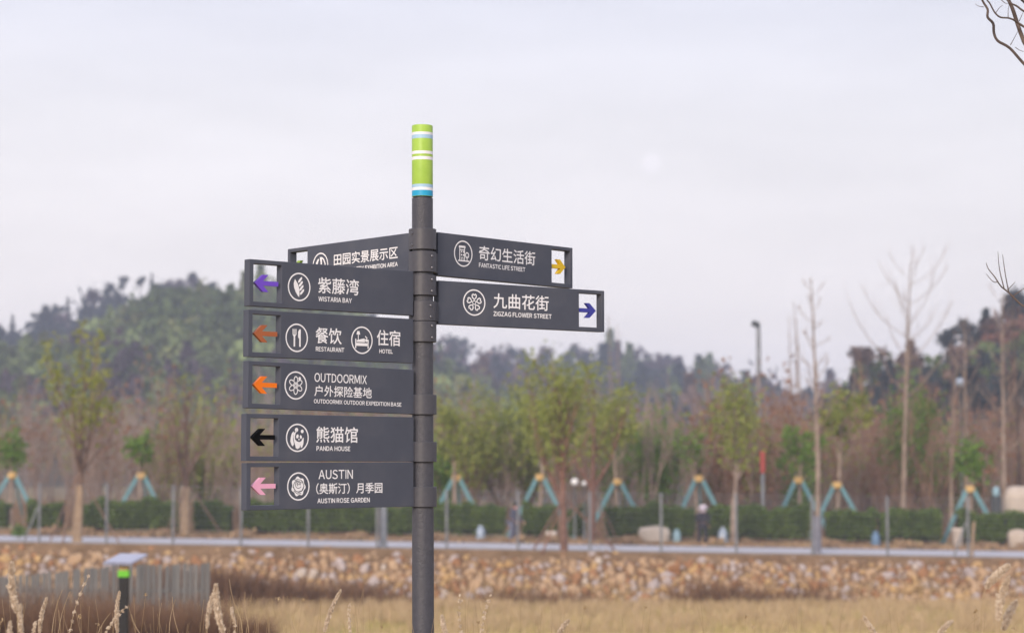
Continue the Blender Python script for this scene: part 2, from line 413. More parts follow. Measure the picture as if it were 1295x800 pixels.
def text_obj(parent, s, x0, z0, x1, z1, bold=0.0, y=-0.0009, name='lettering'):
    P2, Fs, pen, n = [], [], 0.0, 0
    for ch in s:
        if ch == ' ': pen += 0.27; continue
        co, fc, adv = glyph(ch); c = co.copy(); c[:, 0] += pen; P2.append(c); Fs += [tuple(v+n for v in f) for f in fc]; n += len(c)
        pen += adv + (0.115 if 'A' <= ch <= 'Z' else 0.0)
    co = np.concatenate(P2); mn, mx = co.min(0), co.max(0)
    X = x0 + (co[:, 0]-mn[0]) / (mx[0]-mn[0]) * (x1-x0); Z = z0 + (co[:, 1]-mn[1]) / (mx[1]-mn[1]) * (z1-z0)
    # heavier strokes: the same outline laid again a hair to each side
    d = bold * (z1-z0); V, Fc = [], []
    for q, (ax, az) in enumerate(((0, 0), (d, 0), (-d, 0), (0, d), (0, -d))):
        V += [(X[i]+ax, y - q*0.00004, Z[i]+az) for i in range(n)]; Fc += [tuple(v + q*n for v in f) for f in Fs]
    me = mesh_of(name, V, Fc)
    o = link(name, me, M['white_print'], parent)
    o['label'] = 'white capital lettering' if 'OUTDOORMIX' in s else 'white lettering reading ' + s
    return o

class Ico:
    """flat print drawn in a unit circle; x right, z up"""
    def __init__(s): s.V = []; s.F = []
    def poly(s, pts):
        i = len(s.V); s.V += [(p[0], p[1]) for p in pts]; s.F.append(tuple(range(i, i+len(pts))))
    def line(s, pts, w, closed=False):
        n = len(pts); L = []; Rr = []
        for i in range(n):
            a = pts[i-1] if (i > 0 or closed) else pts[i]; b = pts[(i+1) % n] if (i < n-1 or closed) else pts[i]
            d = Vector((b[0]-a[0], b[1]-a[1])); d.normalize() if d.length > 0 else None
            q = Vector((-d.y, d.x)) * w * 0.5
            L.append((pts[i][0]+q.x, pts[i][1]+q.y)); Rr.append((pts[i][0]-q.x, pts[i][1]-q.y))
        m = n if closed else n-1
        for i in range(m):
            j = (i+1) % n; s.poly([L[i], L[j], Rr[j], Rr[i]])
    def arc(s, c, rx, rz, w, a0=0, a1=360, n=28, rot=0):
        cl = abs(a1-a0) >= 360; k = n if cl else n+1
        pts = []
        for i in range(k):
            t = R(a0 + (a1-a0)*i/n); x, z = rx*math.cos(t), rz*math.sin(t)
            cr, sr = math.cos(R(rot)), math.sin(R(rot)); pts.append((c[0]+x*cr-z*sr, c[1]+x*sr+z*cr))
        s.line(pts, w, cl)
    def disc(s, c, rx, rz=None, n=16, rot=0):
        rz = rz or rx; cr, sr = math.cos(R(rot)), math.sin(R(rot))
        s.poly([(c[0]+rx*math.cos(t)*cr-rz*math.sin(t)*sr, c[1]+rx*math.cos(t)*sr+rz*math.sin(t)*cr) for t in [2*math.pi*i/n for i in range(n)]])
    def obj(s, parent, cx, cz, rx, rz, name='icon', label=None):
        V = [(cx + x*rx, -0.001, cz + z*rz) for x, z in s.V]
        me = mesh_of(name, V, s.F); bm = bmesh.new(); bm.from_mesh(me); bmesh.ops.triangulate(bm, faces=[f for f in bm.faces if len(f.verts) > 4]); bm.to_mesh(me); bm.free()
        o = link(name, me, M['white_print'], parent)
        if label: o['label'] = label
        return o
def ring(ic): ic.arc((0, 0), 0.955, 0.955, 0.10, n=48)
def ic_leaf():
    i = Ico(); ring(i)
    i.poly([(-0.38, 0.55), (-0.30, 0.45), (-0.12, 0.22), (0.0, -0.1), (0.04, -0.45), (0.0, -0.72), (-0.12, -0.62), (-0.30, -0.38), (-0.46, -0.05), (-0.48, 0.25)])
    for k in range(4):
        b = Vector((0.02 + 0.09*k, -0.70 + 0.0*k)); 
        x0, z0 = -0.10 + k*0.06, 0.38 - k*0.28
        i.poly([(x0, z0-0.10), (x0+0.02, z0+0.06), (x0+0.24, z0+0.30), (x0+0.36, z0+0.34), (x0+0.36, z0+0.20), (x0+0.16, z0-0.04)])
    return i
def ic_fork():
    i = Ico(); ring(i)
    i.poly([(-0.28, -0.62), (-0.14, -0.62), (-0.14, 0.1), (-0.04, 0.22), (-0.38, 0.22), (-0.28, 0.1)])
    for k in range(4): x = -0.38 + k*0.1; i.poly([(x, 0.22), (x+0.055, 0.22), (x+0.055, 0.62), (x, 0.62)])
    i.poly([(0.22, -0.62), (0.36, -0.62), (0.36, 0.62), (0.24, 0.60), (0.12, 0.44), (0.12, 0.02), (0.22, -0.04)])
    return i
def ic_bed():
    i = Ico(); ring(i)
    i.line([(-0.58, 0.1), (-0.58, -0.60)], 0.10); i.line([(0.58, 0.05), (0.58, -0.60)], 0.10)
    i.poly([(-0.55, -0.42), (0.6, -0.42), (0.6, -0.20), (-0.55, -0.20)])
    i.poly([(-0.5, -0.14), (-0.5, -0.02), (0.18, 0.14), (0.28, 0.10), (0.28, -0.14)])
    i.disc((0.42, 0.0), 0.12); i.line([(0.3, 0.3), (0.5, 0.15)], 0.08)
    i.line([(-0.34, 0.0), (-0.34, 0.42)], 0.07); i.poly([(-0.52, 0.40), (-0.16, 0.40), (-0.24, 0.66), (-0.44, 0.66)])
    return i
def ic_atom():
    i = Ico(); ring(i)
    for k in range(6):
        a = 90 + 60*k; c = (0.36*math.cos(R(a)), 0.36*math.sin(R(a)))
        i.arc(c, 0.27, 0.165, 0.07, n=18, rot=a)
    i.arc((0, 0), 0.20, 0.20, 0.07, n=18); i.disc((0.34, 0.50), 0.12)
    return i
def ic_panda():
    i = Ico(); ring(i)
    i.poly([(-0.58, 0.05), (-0.50, 0.30), (-0.36, 0.45), (-0.30, 0.42), (-0.36, 0.2), (-0.38, -0.1), (-0.30, -0.45), (-0.40, -0.62), (-0.52, -0.50), (-0.62, -0.25)])
    i.poly([(-0.34, 0.30), (-0.10, 0.52), (0.0, 0.50), (-0.14, 0.36), (-0.22, 0.12), (-0.20, -0.12), (-0.02, -0.26), (0.18, -0.30), (0.36, -0.22),
            (0.50, 0.02), (0.56, -0.02), (0.54, -0.40), (0.44, -0.66), (0.32, -0.72), (0.26, -0.5), (0.20, -0.72), (0.0, -0.80), (-0.14, -0.72), (-0.18, -0.55), (-0.28, -0.3), (-0.34, 0.0)])
    i.disc((-0.08, 0.56), 0.15); i.disc((0.42, 0.46), 0.13)
    i.disc((0.0, 0.10), 0.11, 0.15, rot=-20); i.disc((0.30, 0.06), 0.09, 0.14, rot=15); i.disc((0.14, -0.12), 0.06)
    return i
def ic_rose():
    i = Ico(); ring(i)
    i.poly([((.60+.055*math.cos(7*t+.6))*math.cos(t), (.66+.06*math.cos(7*t+.6))*math.sin(t)) for t in [2*math.pi*k/56 for k in range(56)]])
    return i
def ic_rose_folds():
    i = Ico()
    i.arc((0.02, 0.16), 0.15, 0.13, 0.045, a0=-40, a1=250, n=14); i.arc((0.0, 0.12), 0.27, 0.25, 0.045, a0=20, a1=330, n=18)
    i.arc((-0.02, 0.02), 0.42, 0.40, 0.05, a0=100, a1=300, n=14); i.arc((0.04, 0.0), 0.44, 0.40, 0.05, a0=-70, a1=60, n=12)
    i.line([(-0.5, -0.02), (-0.25, -0.32), (0.05, -0.42), (0.3, -0.30), (0.52, 0.02)], 0.05); i.line([(-0.42, -0.30), (-0.1, -0.52), (0.25, -0.5)], 0.05)
    i.line([(-0.1, 0.2), (0.05, 0.12), (0.14, 0.2)], 0.045); i.line([(-0.34, 0.42), (-0.1, 0.5), (0.2, 0.46), (0.42, 0.3)], 0.045)
    return i
def ic_flower():
    i = Ico(); ring(i)
    for k in range(5):
        a = 90 + 72*k; u = Vector((math.cos(R(a)), math.sin(R(a)))); v = Vector((-u.y, u.x))
        pts = [u*0.22, u*0.40+v*0.17, u*0.56+v*0.19, u*0.64+v*0.10, u*0.56, u*0.64-v*0.10, u*0.56-v*0.19, u*0.40-v*0.17]
        i.line([(p.x, p.y) for p in pts], 0.10, True)
    i.arc((0, 0), 0.14, 0.14, 0.06, n=14)
    return i
def ic_house():
    i = Ico(); ring(i)
    i.poly([(-0.50, 0.44), (-0.46, 0.60), (0.22, 0.60), (0.26, 0.44)]); i.line([(-0.38, 0.5), (-0.38, -0.55)], 0.08); i.line([(0.14, 0.5), (0.14, -0.55)], 0.08)
    i.line([(-0.55, -0.55), (0.68, -0.55)], 0.09); i.line([(-0.38, 0.28), (0.14, 0.28)], 0.07)
    for x in (-0.24, -0.02):
        for z in (0.08, -0.16): i.poly([(x, z), (x+0.12, z), (x+0.12, z+0.12), (x, z+0.12)])
    i.line([(-0.2, -0.52), (-0.2, -0.3), (-0.02, -0.3), (-0.02, -0.52)], 0.06)
    i.arc((0.42, -0.1), 0.18, 0.2, 0.08, n=16); i.line([(0.42, -0.15), (0.42, -0.55)], 0.08)
    return i
def ic_arch():
    i = Ico(); ring(i)
    i.poly([(-0.62, -0.45), (-0.66, -0.1), (-0.56, 0.25), (-0.36, 0.52), (-0.2, 0.56), (-0.16, 0.48), (-0.30, 0.3), (-0.40, 0.0), (-0.40, -0.45)])
    i.poly([(-0.08, 0.66), (0.16, 0.66), (0.20, 0.3), (0.20, -0.55), (0.04, -0.55), (0.04, 0.2)])
    i.line([(0.16, 0.62), (0.42, 0.46), (0.60, 0.15), (0.64, -0.3), (0.5, -0.5)], 0.12); i.line([(0.1, -0.25), (0.6, -0.25)], 0.12); i.line([(-0.5, -0.5), (0.5, -0.5)], 0.12)
    return i

HS = 0.1915; TH = 0.038
def sign(name_label, left, theta, L, ytop, gap, items, arrow, arrow_label, roll=0.0, Hs=HS, band=0, bolt_side=1, bolts=True, collar_y=None, tongue=True, jog=0):
    """left: the panel points left; theta>0 turns its tip towards the camera for a left panel, away for a right one"""
    u = Vector((-math.cos(theta), -math.sin(theta), 0)) if left else Vector((math.cos(theta), math.sin(theta), 0))
    r = -u if left else u.copy()
    n = Vector((r.y, -r.x, 0))          # towards the camera
    zt = ZP(ytop, POLE_Y - 0.03)
    c = Vector((pole_x(zt), POLE_Y, 0))
    origin = c + n*(TH/2) + (u*(gap + L) if left else u*gap)
    origin.z = zt - Hs
    ang = math.atan2(r.y, r.x)
    xo0, xo1 = (0.021, 0.160) if left else (L-0.150, L-0.018)
    zo0, zo1 = 0.019, Hs - 0.017
    # panel with its open window; the half of the panel beside the clamp reaches in to the post
    xs = [0, xo0, xo1, L]; zs = [0, zo0, zo1, Hs]
    V, Fc = [], []
    idx = {}
    def vid(x, y, z):
        k = (round(x, 5), round(y, 5), round(z, 5))
        if k not in idx: idx[k] = len(V); V.append(k)
        return idx[k]
    def quad(a, b, c_, d): Fc.append((vid(*a), vid(*b), vid(*c_), vid(*d)))
    for i in range(3):
        for j in range(3):
            if i == 1 and j == 1: continue
            x0, x1, z0, z1 = xs[i], xs[i+1], zs[j], zs[j+1]
            quad((x0, 0, z0), (x1, 0, z0), (x1, 0, z1), (x0, 0, z1)); quad((x0, TH, z0), (x0, TH, z1), (x1, TH, z1), (x1, TH, z0))
    for i in range(3):
        quad((xs[i], 0, 0), (xs[i], TH, 0), (xs[i+1], TH, 0), (xs[i+1], 0, 0)); quad((xs[i], 0, Hs), (xs[i+1], 0, Hs), (xs[i+1], TH, Hs), (xs[i], TH, Hs))
        quad((0, 0, zs[i]), (0, 0, zs[i+1]), (0, TH, zs[i+1]), (0, TH, zs[i])); quad((L, 0, zs[i]), (L, TH, zs[i]), (L, TH, zs[i+1]), (L, 0, zs[i+1]))
    quad((xo0, 0, zo0), (xo1, 0, zo0), (xo1, TH, zo0), (xo0, TH, zo0)); quad((xo0, 0, zo1), (xo0, TH, zo1), (xo1, TH, zo1), (xo1, 0, zo1))
    quad((xo0, 0, zo0), (xo0, TH, zo0), (xo0, TH, zo1), (xo0, 0, zo1)); quad((xo1, 0, zo0), (xo1, 0, zo1), (xo1, TH, zo1), (xo1, TH, zo0))
    me = mesh_of('sign_panel', V, Fc)
    o = link('sign_panel', me, M['panel'], post); bevel(o, 0.0018, 2)
    rot = Euler((0, roll, ang), 'XYZ')
    mw = Matrix.Translation(origin - PO) @ Matrix.Rotation(ang, 4, 'Z') @ Matrix.Translation((L if left else 0, 0, Hs/2)) @ Matrix.Rotation(roll, 4, 'Y') @ Matrix.Translation((-(L if left else 0), 0, -Hs/2))
    o.matrix_local = mw
    o['label'] = name_label
    W = Matrix.Translation(PO) @ mw; Wi = W.inverted()
    def sl(px, py):     # where the line of sight meets the front face, in panel coordinates
        a = Wi @ Vector((0, 0, CAMZ)); d = Wi.to_3x3() @ ray(px, py)
        t = -a.y / d.y; p = a + d*t; return p.x, p.z
    for it in items:
        if it[0] == 't':
            _, s, x0, yt, x1, yb, bold = it
            X0, Z1 = sl(x0, yt); _, Z0 = sl(x0, yb)
            lo, hi = X0, X0 + 0.9
            for _k in range(30):                      # right edge at the same height on the panel
                m_ = (lo+hi)/2; pt = W @ Vector((m_, 0, Z1)); dd = pt - Vector((0, 0, CAMZ))
                pxx = 647.5 + F * dd.x / (dd.y*CP + dd.z*SP)
                lo, hi = (m_, hi) if pxx < x1 else (lo, m_)
            text_obj(o, s, X0, Z0, lo, Z1, bold)
        else:
            _, fn, x0, yt, x1, yb, lab = it
            cy = (yt+yb)/2; XA, _z = sl(x0, cy); XB, _z2 = sl(x1, cy); _x, ZA = sl((x0+x1)/2, yt); _x, ZB = sl((x0+x1)/2, yb)
            fn().obj(o, (XA+XB)/2, (ZA+ZB)/2, (XB-XA)/2, (ZA-ZB)/2, 'icon', lab)
            if fn is ic_rose:
                q = ic_rose_folds().obj(o, (XA+XB)/2, (ZA+ZB)/2, (XB-XA)/2, (ZA-ZB)/2, 'icon_line', 'grey petal lines of the rose icon'); q.location.y = -0.0006
                q.data.materials[0] = M['panel']
    # arrow, a chevron with a shaft let into the jamb
    pts = [(0, 0), (0.36, 0.5), (0.58, 0.5), (0.35, 0.135), (1.0, 0.135), (1.0, -0.135), (0.35, -0.135), (0.58, -0.5), (0.36, -0.5)]
    w, h = ((xo1 - xo0)*.835 if left else (xo1 - xo0)*.80), (0.070 if left else .068)
    zc = (zo0+zo1)/2
    PA = [(xo0 + 0.010 + x*w, zc + z*h) for x, z in pts] if left else [(xo0 - .001 + (1-x)*w, zc + z*h) for x, z in pts]
    if not left: PA = PA[::-1]
    k = len(PA); V = [(x, 0.006, z) for x, z in PA] + [(x, 0.022, z) for x, z in PA]
    Fc = [tuple(range(k)), tuple(range(2*k-1, k-1, -1))] + [(i, k+i, k+(i+1) % k, (i+1) % k) for i in range(k)]
    me = mesh_of('arrow', V, Fc); bm = bmesh.new(); bm.from_mesh(me); bmesh.ops.recalc_face_normals(bm, faces=bm.faces); bmesh.ops.triangulate(bm, faces=[f for f in bm.faces if len(f.verts) > 4]); bm.to_mesh(me); bm.free()
    a = link('arrow', me, ARW[arrow], o); a['label'] = arrow_label
    # clamp round the post
    y0, y1 = collar_y; zt_, zb_ = ZP(y0, POLE_Y - 0.06), ZP(y1, POLE_Y - 0.06); hc = zt_ - zb_
    rc = 0.0605
    V, Fc = lathe([(0.050, -hc/2), (rc, -hc/2), (rc, hc/2), (0.050, hc/2)], 40)
    Fc = Fc[:-2]
    nn = 40
    for kk in range(nn): Fc.append((3*nn+kk, 3*nn+(kk+1) % nn, (kk+1) % nn, kk))
    box_V, box_F = [], []
    # tongue that carries the panel
    t0 = 0.040; t1 = gap + 0.004
    uc = u
    rotm = Matrix.Rotation(math.atan2(uc.y, uc.x), 3, 'Z')
    off = n * (0.0005 if left or True else 0)
    box(V, Fc, uc*((t0+t1)/2), (t1-t0, TH - 0.003, hc - 0.003), rotm)
    me = mesh_of('clamp', V, Fc); bm = bmesh.new(); bm.from_mesh(me); bmesh.ops.recalc_face_normals(bm, faces=bm.faces); bm.to_mesh(me); bm.free(); smooth_by_angle(me)
    zc = (zt_+zb_)/2
    cl = link('clamp', me, M['clamp'], post, (pole_x(zc) - PO.x, 0, zc)); bevel(cl, 0.0015, 2)
    if bolts:
        for dz in (0.27, -0.30):
            th = R(-90 + 46*bolt_side)
            p = Vector((rc*math.cos(th), rc*math.sin(th), dz*hc))
            V, Fc = lathe([(0.0062, 0), (0.0062, 0.003), (0.0045, 0.0052), (0.003, 0.0052), (0.003, 0.0035)], 12)
            me = mesh_of('bolt', V, Fc, smooth=False)
            b = link('bolt', me, M['bolt'], cl)
            q = Vector((math.cos(th), math.sin(th), 0)).to_track_quat('Z', 'Y'); b.rotation_mode = 'QUATERNION'; b.rotation_quaternion = q; b.location = p - Vector((math.cos(th), math.sin(th), 0))*0.001
    return o
B1, B2 = 0.012, 0.036
sign('panel pointing left with a green arrow, reading RURAL SCENERY EXHIBITION AREA, turned away behind the purple arrow panel', True, R(-49), 0.930, 292.2, 0.068,
     [('i', ic_arch, 395.6, 319.6, 415.2, 352.5, 'white round icon of a tall arch'), ('t', '田园实景展示区', 422.6, 321.4, 503.1, 336.0, B1), ('t', 'RURAL SCENERY EXHIBITION AREA', 422.6, 340.5, 503.0, 345.6, B2)],
     'green', 'green arrow in the window', collar_y=(288, 314.5), bolt_side=-1.0)
sign('panel pointing right with a yellow arrow, reading FANTASTIC LIFE STREET', False, R(48), 0.915, 291.0, 0.078,
     [('i', ic_house, 574.0, 304.2, 597.2, 337.2, 'white round icon of a shop with a tree'), ('t', '奇幻生活街', 605.6, 310.6, 676.6, 328.2, B1), ('t', 'FANTASTIC LIFE STREET', 605.6, 332.2, 664, 337.6, B2)],
     'yellow', 'yellow arrow in the window', collar_y=(317, 343), bolt_side=1.0)
sign('panel pointing left with a purple arrow, reading WISTARIA BAY', True, R(41), 0.852, 343.9, 0.066,
     [('i', ic_leaf, 363.9, 344.9, 392.3, 380.6, 'white round icon of a feathery leaf'), ('t', '紫藤湾', 402.3, 350.2, 453.6, 370.2, B1), ('t', 'WISTARIA BAY', 402.8, 374.7, 444.6, 380.5, B2)],
     'purple', 'purple arrow in the window', collar_y=(347, 372.5), bolt_side=1.0)
sign('panel pointing right with a navy blue arrow, reading ZIGZAG FLOWER STREET', False, R(36.5), 0.935, 353.0, 0.072,
     [('i', ic_flower, 585.4, 365.8, 613.6, 399.0, 'white round icon of a five petalled flower'), ('t', '九曲花街', 624, 370.4, 693.6, 389.2, B1), ('t', 'ZIGZAG FLOWER STREET', 624, 393.6, 697.4, 399.2, B2)],
     'navy', 'navy blue arrow in the window', collar_y=(380, 405), bolt_side=0.85)
sign('panel pointing left with a copper brown arrow, reading RESTAURANT and HOTEL', True, R(41), 0.856, 403.8, 0.066,
     [('i', ic_fork, 361, 409, 389.1, 444.9, 'white round icon of a fork and knife'), ('t', '餐饮', 399.2, 413.8, 431.8, 433.8, B1), ('t', 'RESTAURANT', 399.4, 438.2, 435, 443.6, B2),
      ('i', ic_bed, 444, 412.7, 471, 447.3, 'white round icon of a bed and lamp'), ('t', '住宿', 476.6, 416.8, 506, 436.3, B1), ('t', 'HOTEL', 479.7, 441.2, 496.4, 446.2, B2)],
     'brown', 'copper brown arrow in the window', collar_y=(405.6, 431.5), bolt_side=1.0)
sign('panel pointing left with an orange arrow and a round atom icon, third of the left panels from the bottom', True, R(41.5), 0.862, 467.8, 0.066,
     [('i', ic_atom, 359.7, 469.3, 387.9, 504.9, 'white round icon of an atom'), ('t', 'OUTDOORMIX', 397.7, 471.2, 463.8, 482.4, 0.012), ('t', '户外探险基地', 397.7, 486.7, 470, 500.4, B1), ('t', 'OUTDOORMIX OUTDOOR EXPEDITION BASE', 396.9, 504.3, 507.4, 509.4, 0.03)],
     'orange', 'orange arrow in the window', roll=R(0.75), collar_y=(498.5, 523.6), bolts=False)
sign('panel pointing left with a black arrow, reading PANDA HOUSE', True, R(41.5), 0.870, 527.4, 0.066,
     [('i', ic_panda, 361.5, 535.4, 390.2, 571, 'white round icon of a bear'), ('t', '熊猫馆', 400, 539, 452.2, 558.9, B1), ('t', 'PANDA HOUSE', 400.2, 563.8, 442.7, 569.5, B2)],
     'black', 'black arrow in the window', roll=R(0.1), collar_y=(558.3, 583.6), bolts=False)
sign('lowest panel, pointing left with a pink arrow, reading AUSTIN ROSE GARDEN', True, R(41), 0.862, 583.9, 0.066,
     [('i', ic_rose, 363, 596.8, 391.2, 632.4, 'white round icon of a rose'), ('t', 'AUSTIN', 402.8, 593.8, 446, 605.4, 0.012), ('t', '（奥斯汀）月季园', 399.8, 610.6, 483.3, 624.4, B1), ('t', 'AUSTIN ROSE GARDEN', 401.4, 630.0, 467.3, 635.8, B2)],
     'pink', 'pink arrow in the window', roll=R(-0.3), collar_y=(615.2, 640.6), bolts=False)

# ------------------------------------------------------------------ rock bank
rng = np.random.default_rng(7)
def rock_mesh(seed):
    r = np.random.default_rng(seed)
    bm = bmesh.new(); bmesh.ops.create_icosphere(bm, subdivisions=1, radius=0.5)
    for v in bm.verts:
        v.co *= r.uniform(0.78, 1.15)
    bmesh.ops.scale(bm, vec=(1.15, 0.9, 0.8), verts=bm.verts)
    me = bpy.data.meshes.new('rock'); bm.to_mesh(me); bm.free(); return me
rock_data = []
for mi in range(5):
    for s in range(3):
        me = rock_mesh(100 + mi*10 + s); me.materials.append(ROCK[mi]); rock_data.append(me)
def build_bank():
    xs = [-300, -60, -24] + list(np.linspace(-20, 20, 11)) + [24, 60, 300]
    V, Fc = [], []
    for x in xs:
        V += [(x, 70.9, -3.3), (x, 71.3, -3.14), (x, 72.7, (-3.14+zpath(x))/2 + 0.12), (x, 74.1, zpath(x) + 0.05), (x, 74.6, zpath(x) - 0.02)]
    for i in range(len(xs)-1):
        for k in range(4): Fc.append((i*5+k, (i+1)*5+k, (i+1)*5+k+1, i*5+k+1))
    root = link('rock_bank', mesh_of('rock_bank', V, Fc), M['bank']); tag(root, kind='structure', label='bank of loose orange and grey rocks below the path')
    cand = []
    x = -36.0
    for row in range(14):
        t = (row + 0.5) / 14
        x = -34.0 + rng.uniform(0, .3)
        while x < 34:
            sz = float(np.clip(rng.lognormal(-1.2, 0.32), 0.17, 0.66))
            x += sz * 0.40
            tt = t + rng.normal() * 0.03
            y = 71.2 + 3.0*tt; z = -3.15 + (zpath(x) + 3.15) * tt + 0.08 - 0.24*max(0.0, tt-0.7)/0.3
            cand.append((sz, x, y, z, tt)); x += sz * 0.42
    vis = sorted([c for c in cand if abs(c[1]) < 18.2], key=lambda c: -c[0])
    big = set(id(c) for c in vis[:296])
    b = NB_tri()
    wts = [0.42, 0.15, 0.20, 0.20, 0.03]
    for c in cand:
        mi = int(rng.choice(5, p=wts)); me = rock_data[mi*3 + int(rng.integers(3))]
        e = Euler(tuple(rng.uniform(-3, 3, 3)))
        sc_ = Vector((c[0], c[0]*rng.uniform(.8, 1.1), c[0]*rng.uniform(.75, 1.0)))
        if id(c) in big:
            o = bpy.data.objects.new('rock', me); COL.objects.link(o); o.parent = root
            o.location = (c[1], c[2], c[3]); o.rotation_euler = e; o.scale = sc_
        else:
            mw = Matrix.Translation((c[1], c[2], c[3])) @ e.to_matrix().to_4x4() @ Matrix.Diagonal((*sc_, 1))
            b.add(me, mw, mi)
    o = link('small_rocks', b.mesh('small_rocks'), ROCK, root); o['kind'] = 'stuff'
class NB_tri:
    cache = {}
    def __init__(s): s.V = []; s.T = []; s.m = []; s.n = 0
    def add(s, me, mw, mi):
        if me.name not in s.cache:
            v = np.empty(len(me.vertices)*3); me.vertices.foreach_get('co', v)
            t = np.array([tuple(p.vertices) for p in me.polygons]); s.cache[me.name] = (v.reshape(-1, 3), t)
        v, t = s.cache[me.name]; A = np.array(mw)
        s.V.append(v @ A[:3, :3].T + A[:3, 3]); s.T.append(t + s.n); s.m.append(np.full(len(t), mi)); s.n += len(v)
    def mesh(s, name): return mesh_np(name, np.concatenate(s.V), np.concatenate(s.T), np.concatenate(s.m))
build_bank()

# ------------------------------------------------------------------ grass
def blades(rng, X, Y, Z, h, w, lean=0.35):
    """one tapered blade (quad) per point"""
    n = len(X); a = rng.uniform(0, 2*math.pi, n); hh = h * rng.uniform(0.5, 1.3, n); ww = w * rng.uniform(0.7, 1.3, n)
    dx, dy = np.cos(a)*ww/2, np.sin(a)*ww/2; l = rng.normal(0, lean, n)*hh; l2 = rng.normal(0, lean, n)*hh
    b0 = np.stack([X-dx, Y-dy, Z], 1); b1 = np.stack([X+dx, Y+dy, Z], 1)
    t1 = np.stack([X+dx*.2+l, Y+dy*.2+l2, Z+hh], 1); t0 = np.stack([X-dx*.2+l, Y-dy*.2+l2, Z+hh], 1)
    return np.stack([b0, b1, t1, t0], 1).reshape(-1, 3), np.arange(4*n).reshape(n, 4)
def gz_np(X, Y):
    zp = -1.40 - 0.0155*np.clip(X, -24, 24)
    z = np.where(Y < 12, 0.0, np.where(Y < 58, -3.2*(Y-12)/46.0, np.where(Y < 71.3, -3.2, np.where(Y < 74.2, -3.2 + (zp+3.2)*(Y-71.3)/2.9, zp))))
    return z
def grass_field(name, n, y0, y1, xw, h, w, m, lean=0.35, clump=None, label=None, seed=1, xr=None, zadd=0.0):
    r = np.random.default_rng(seed)
    Y = y0 + (y1-y0)*r.uniform(0, 1, n)**0.8
    X = (r.uniform(-1, 1, n)*xw*Y) if xr is None else r.uniform(xr[0], xr[1], n)
    if clump:
        k = max(4, n//clump); ci = r.integers(0, k, n); X = X[ci] + r.normal(0, 0.28, n); Y = Y[ci] + r.normal(0, 0.28, n)
    V, Q = blades(r, X, Y, gz_np(X, Y) - 0.02 + zadd, h, w, lean)
    o = link(name, mesh_np(name, V, Q), m); tag(o, label=label, kind='stuff'); return o
grass_field('meadow_grass', 60000, 55, 71.6, 0.30, 0.26, 0.05, M['straw'], seed=2, label='pale straw coloured grass of the meadow')
grass_field('straw_tufts', 16000, 58, 70.5, 0.30, 0.50, 0.045, M['tan_grass'], seed=22, clump=28, label='rough taller tufts scattered over the straw meadow')
grass_field('near_meadow_grass', 30000, 6.5, 55, 0.34, 0.22, 0.02, M['straw'], seed=3, clump=30, label='dry grass sloping away from the signpost')
grass_field('russet_grass', 26000, 68.4, 72.2, 0.30, 0.36, 0.05, M['tan_grass'], seed=4, clump=60, label='russet tufts along the foot of the rock bank')
def bank_tufts():
    r = np.random.default_rng(8); b = NB()
    for px, Y, wd, h, n in ((395, 70.2, 2.6, 0.5, 1400), (320, 70.0, 2.4, .9, 2200), (250, 69.6, 2.4, 1.2, 2600), (700, 70.8, 2.0, 0.5, 500), (905, 70.8, 1.6, 0.8, 600), (1010, 71, 1.8, 0.6, 500), (640, 71, 1.2, 0.5, 400), (450, 71, 1.4, 0.7, 700)):
        x = P(px, 700, Y).x
        X = x + r.normal(0, wd/2, n); Yv = Y + r.normal(0, 0.4, n)
        V, Q = blades(r, X, Yv, gz_np(X, Yv), h, 0.05, 0.35); b.add(V, Q)
    tag(link('brown_brush', b.mesh('brown_brush'), M['rust_dark']), 'brown brushwood heaped along the foot of the rock bank', kind='stuff')
bank_tufts()
grass_field('bank_weeds', 8000, 71.2, 73.4, 0.27, 0.22, 0.05, M['rust_grass'], seed=71, clump=45, label='dry weeds between the rocks of the bank', zadd=.10)
def russet_shrubs():
    r = np.random.default_rng(12); b = NB()
    for k in range(64):
        Y = r.uniform(36, 42); px = r.uniform(-120, 340)
        x = P(px, 700, Y).x; z = gz(x, Y)
        top = 1.6 - (r.uniform(745, 782) + max(0, px-190)*.22 - 588) / F * Y
        h = max(0.35, top - z); n = 620
        a = r.uniform(0, 2*math.pi, n); rr = r.uniform(.2, .5)*np.sqrt(r.uniform(0, 1, n))
        X = x + np.cos(a)*rr; YY = Y + np.sin(a)*rr
        V, Q = blades(r, X, YY, np.full(n, z), h*r.uniform(.55, 1.05), 0.018, 0.42); b.add(V, Q)
    tag(link('russet_shrub_grass', b.mesh('russet_shrub_grass'), M['rust_dark']), 'fine reddish brown grass massed before the grey slat fence', kind='stuff')
russet_shrubs()

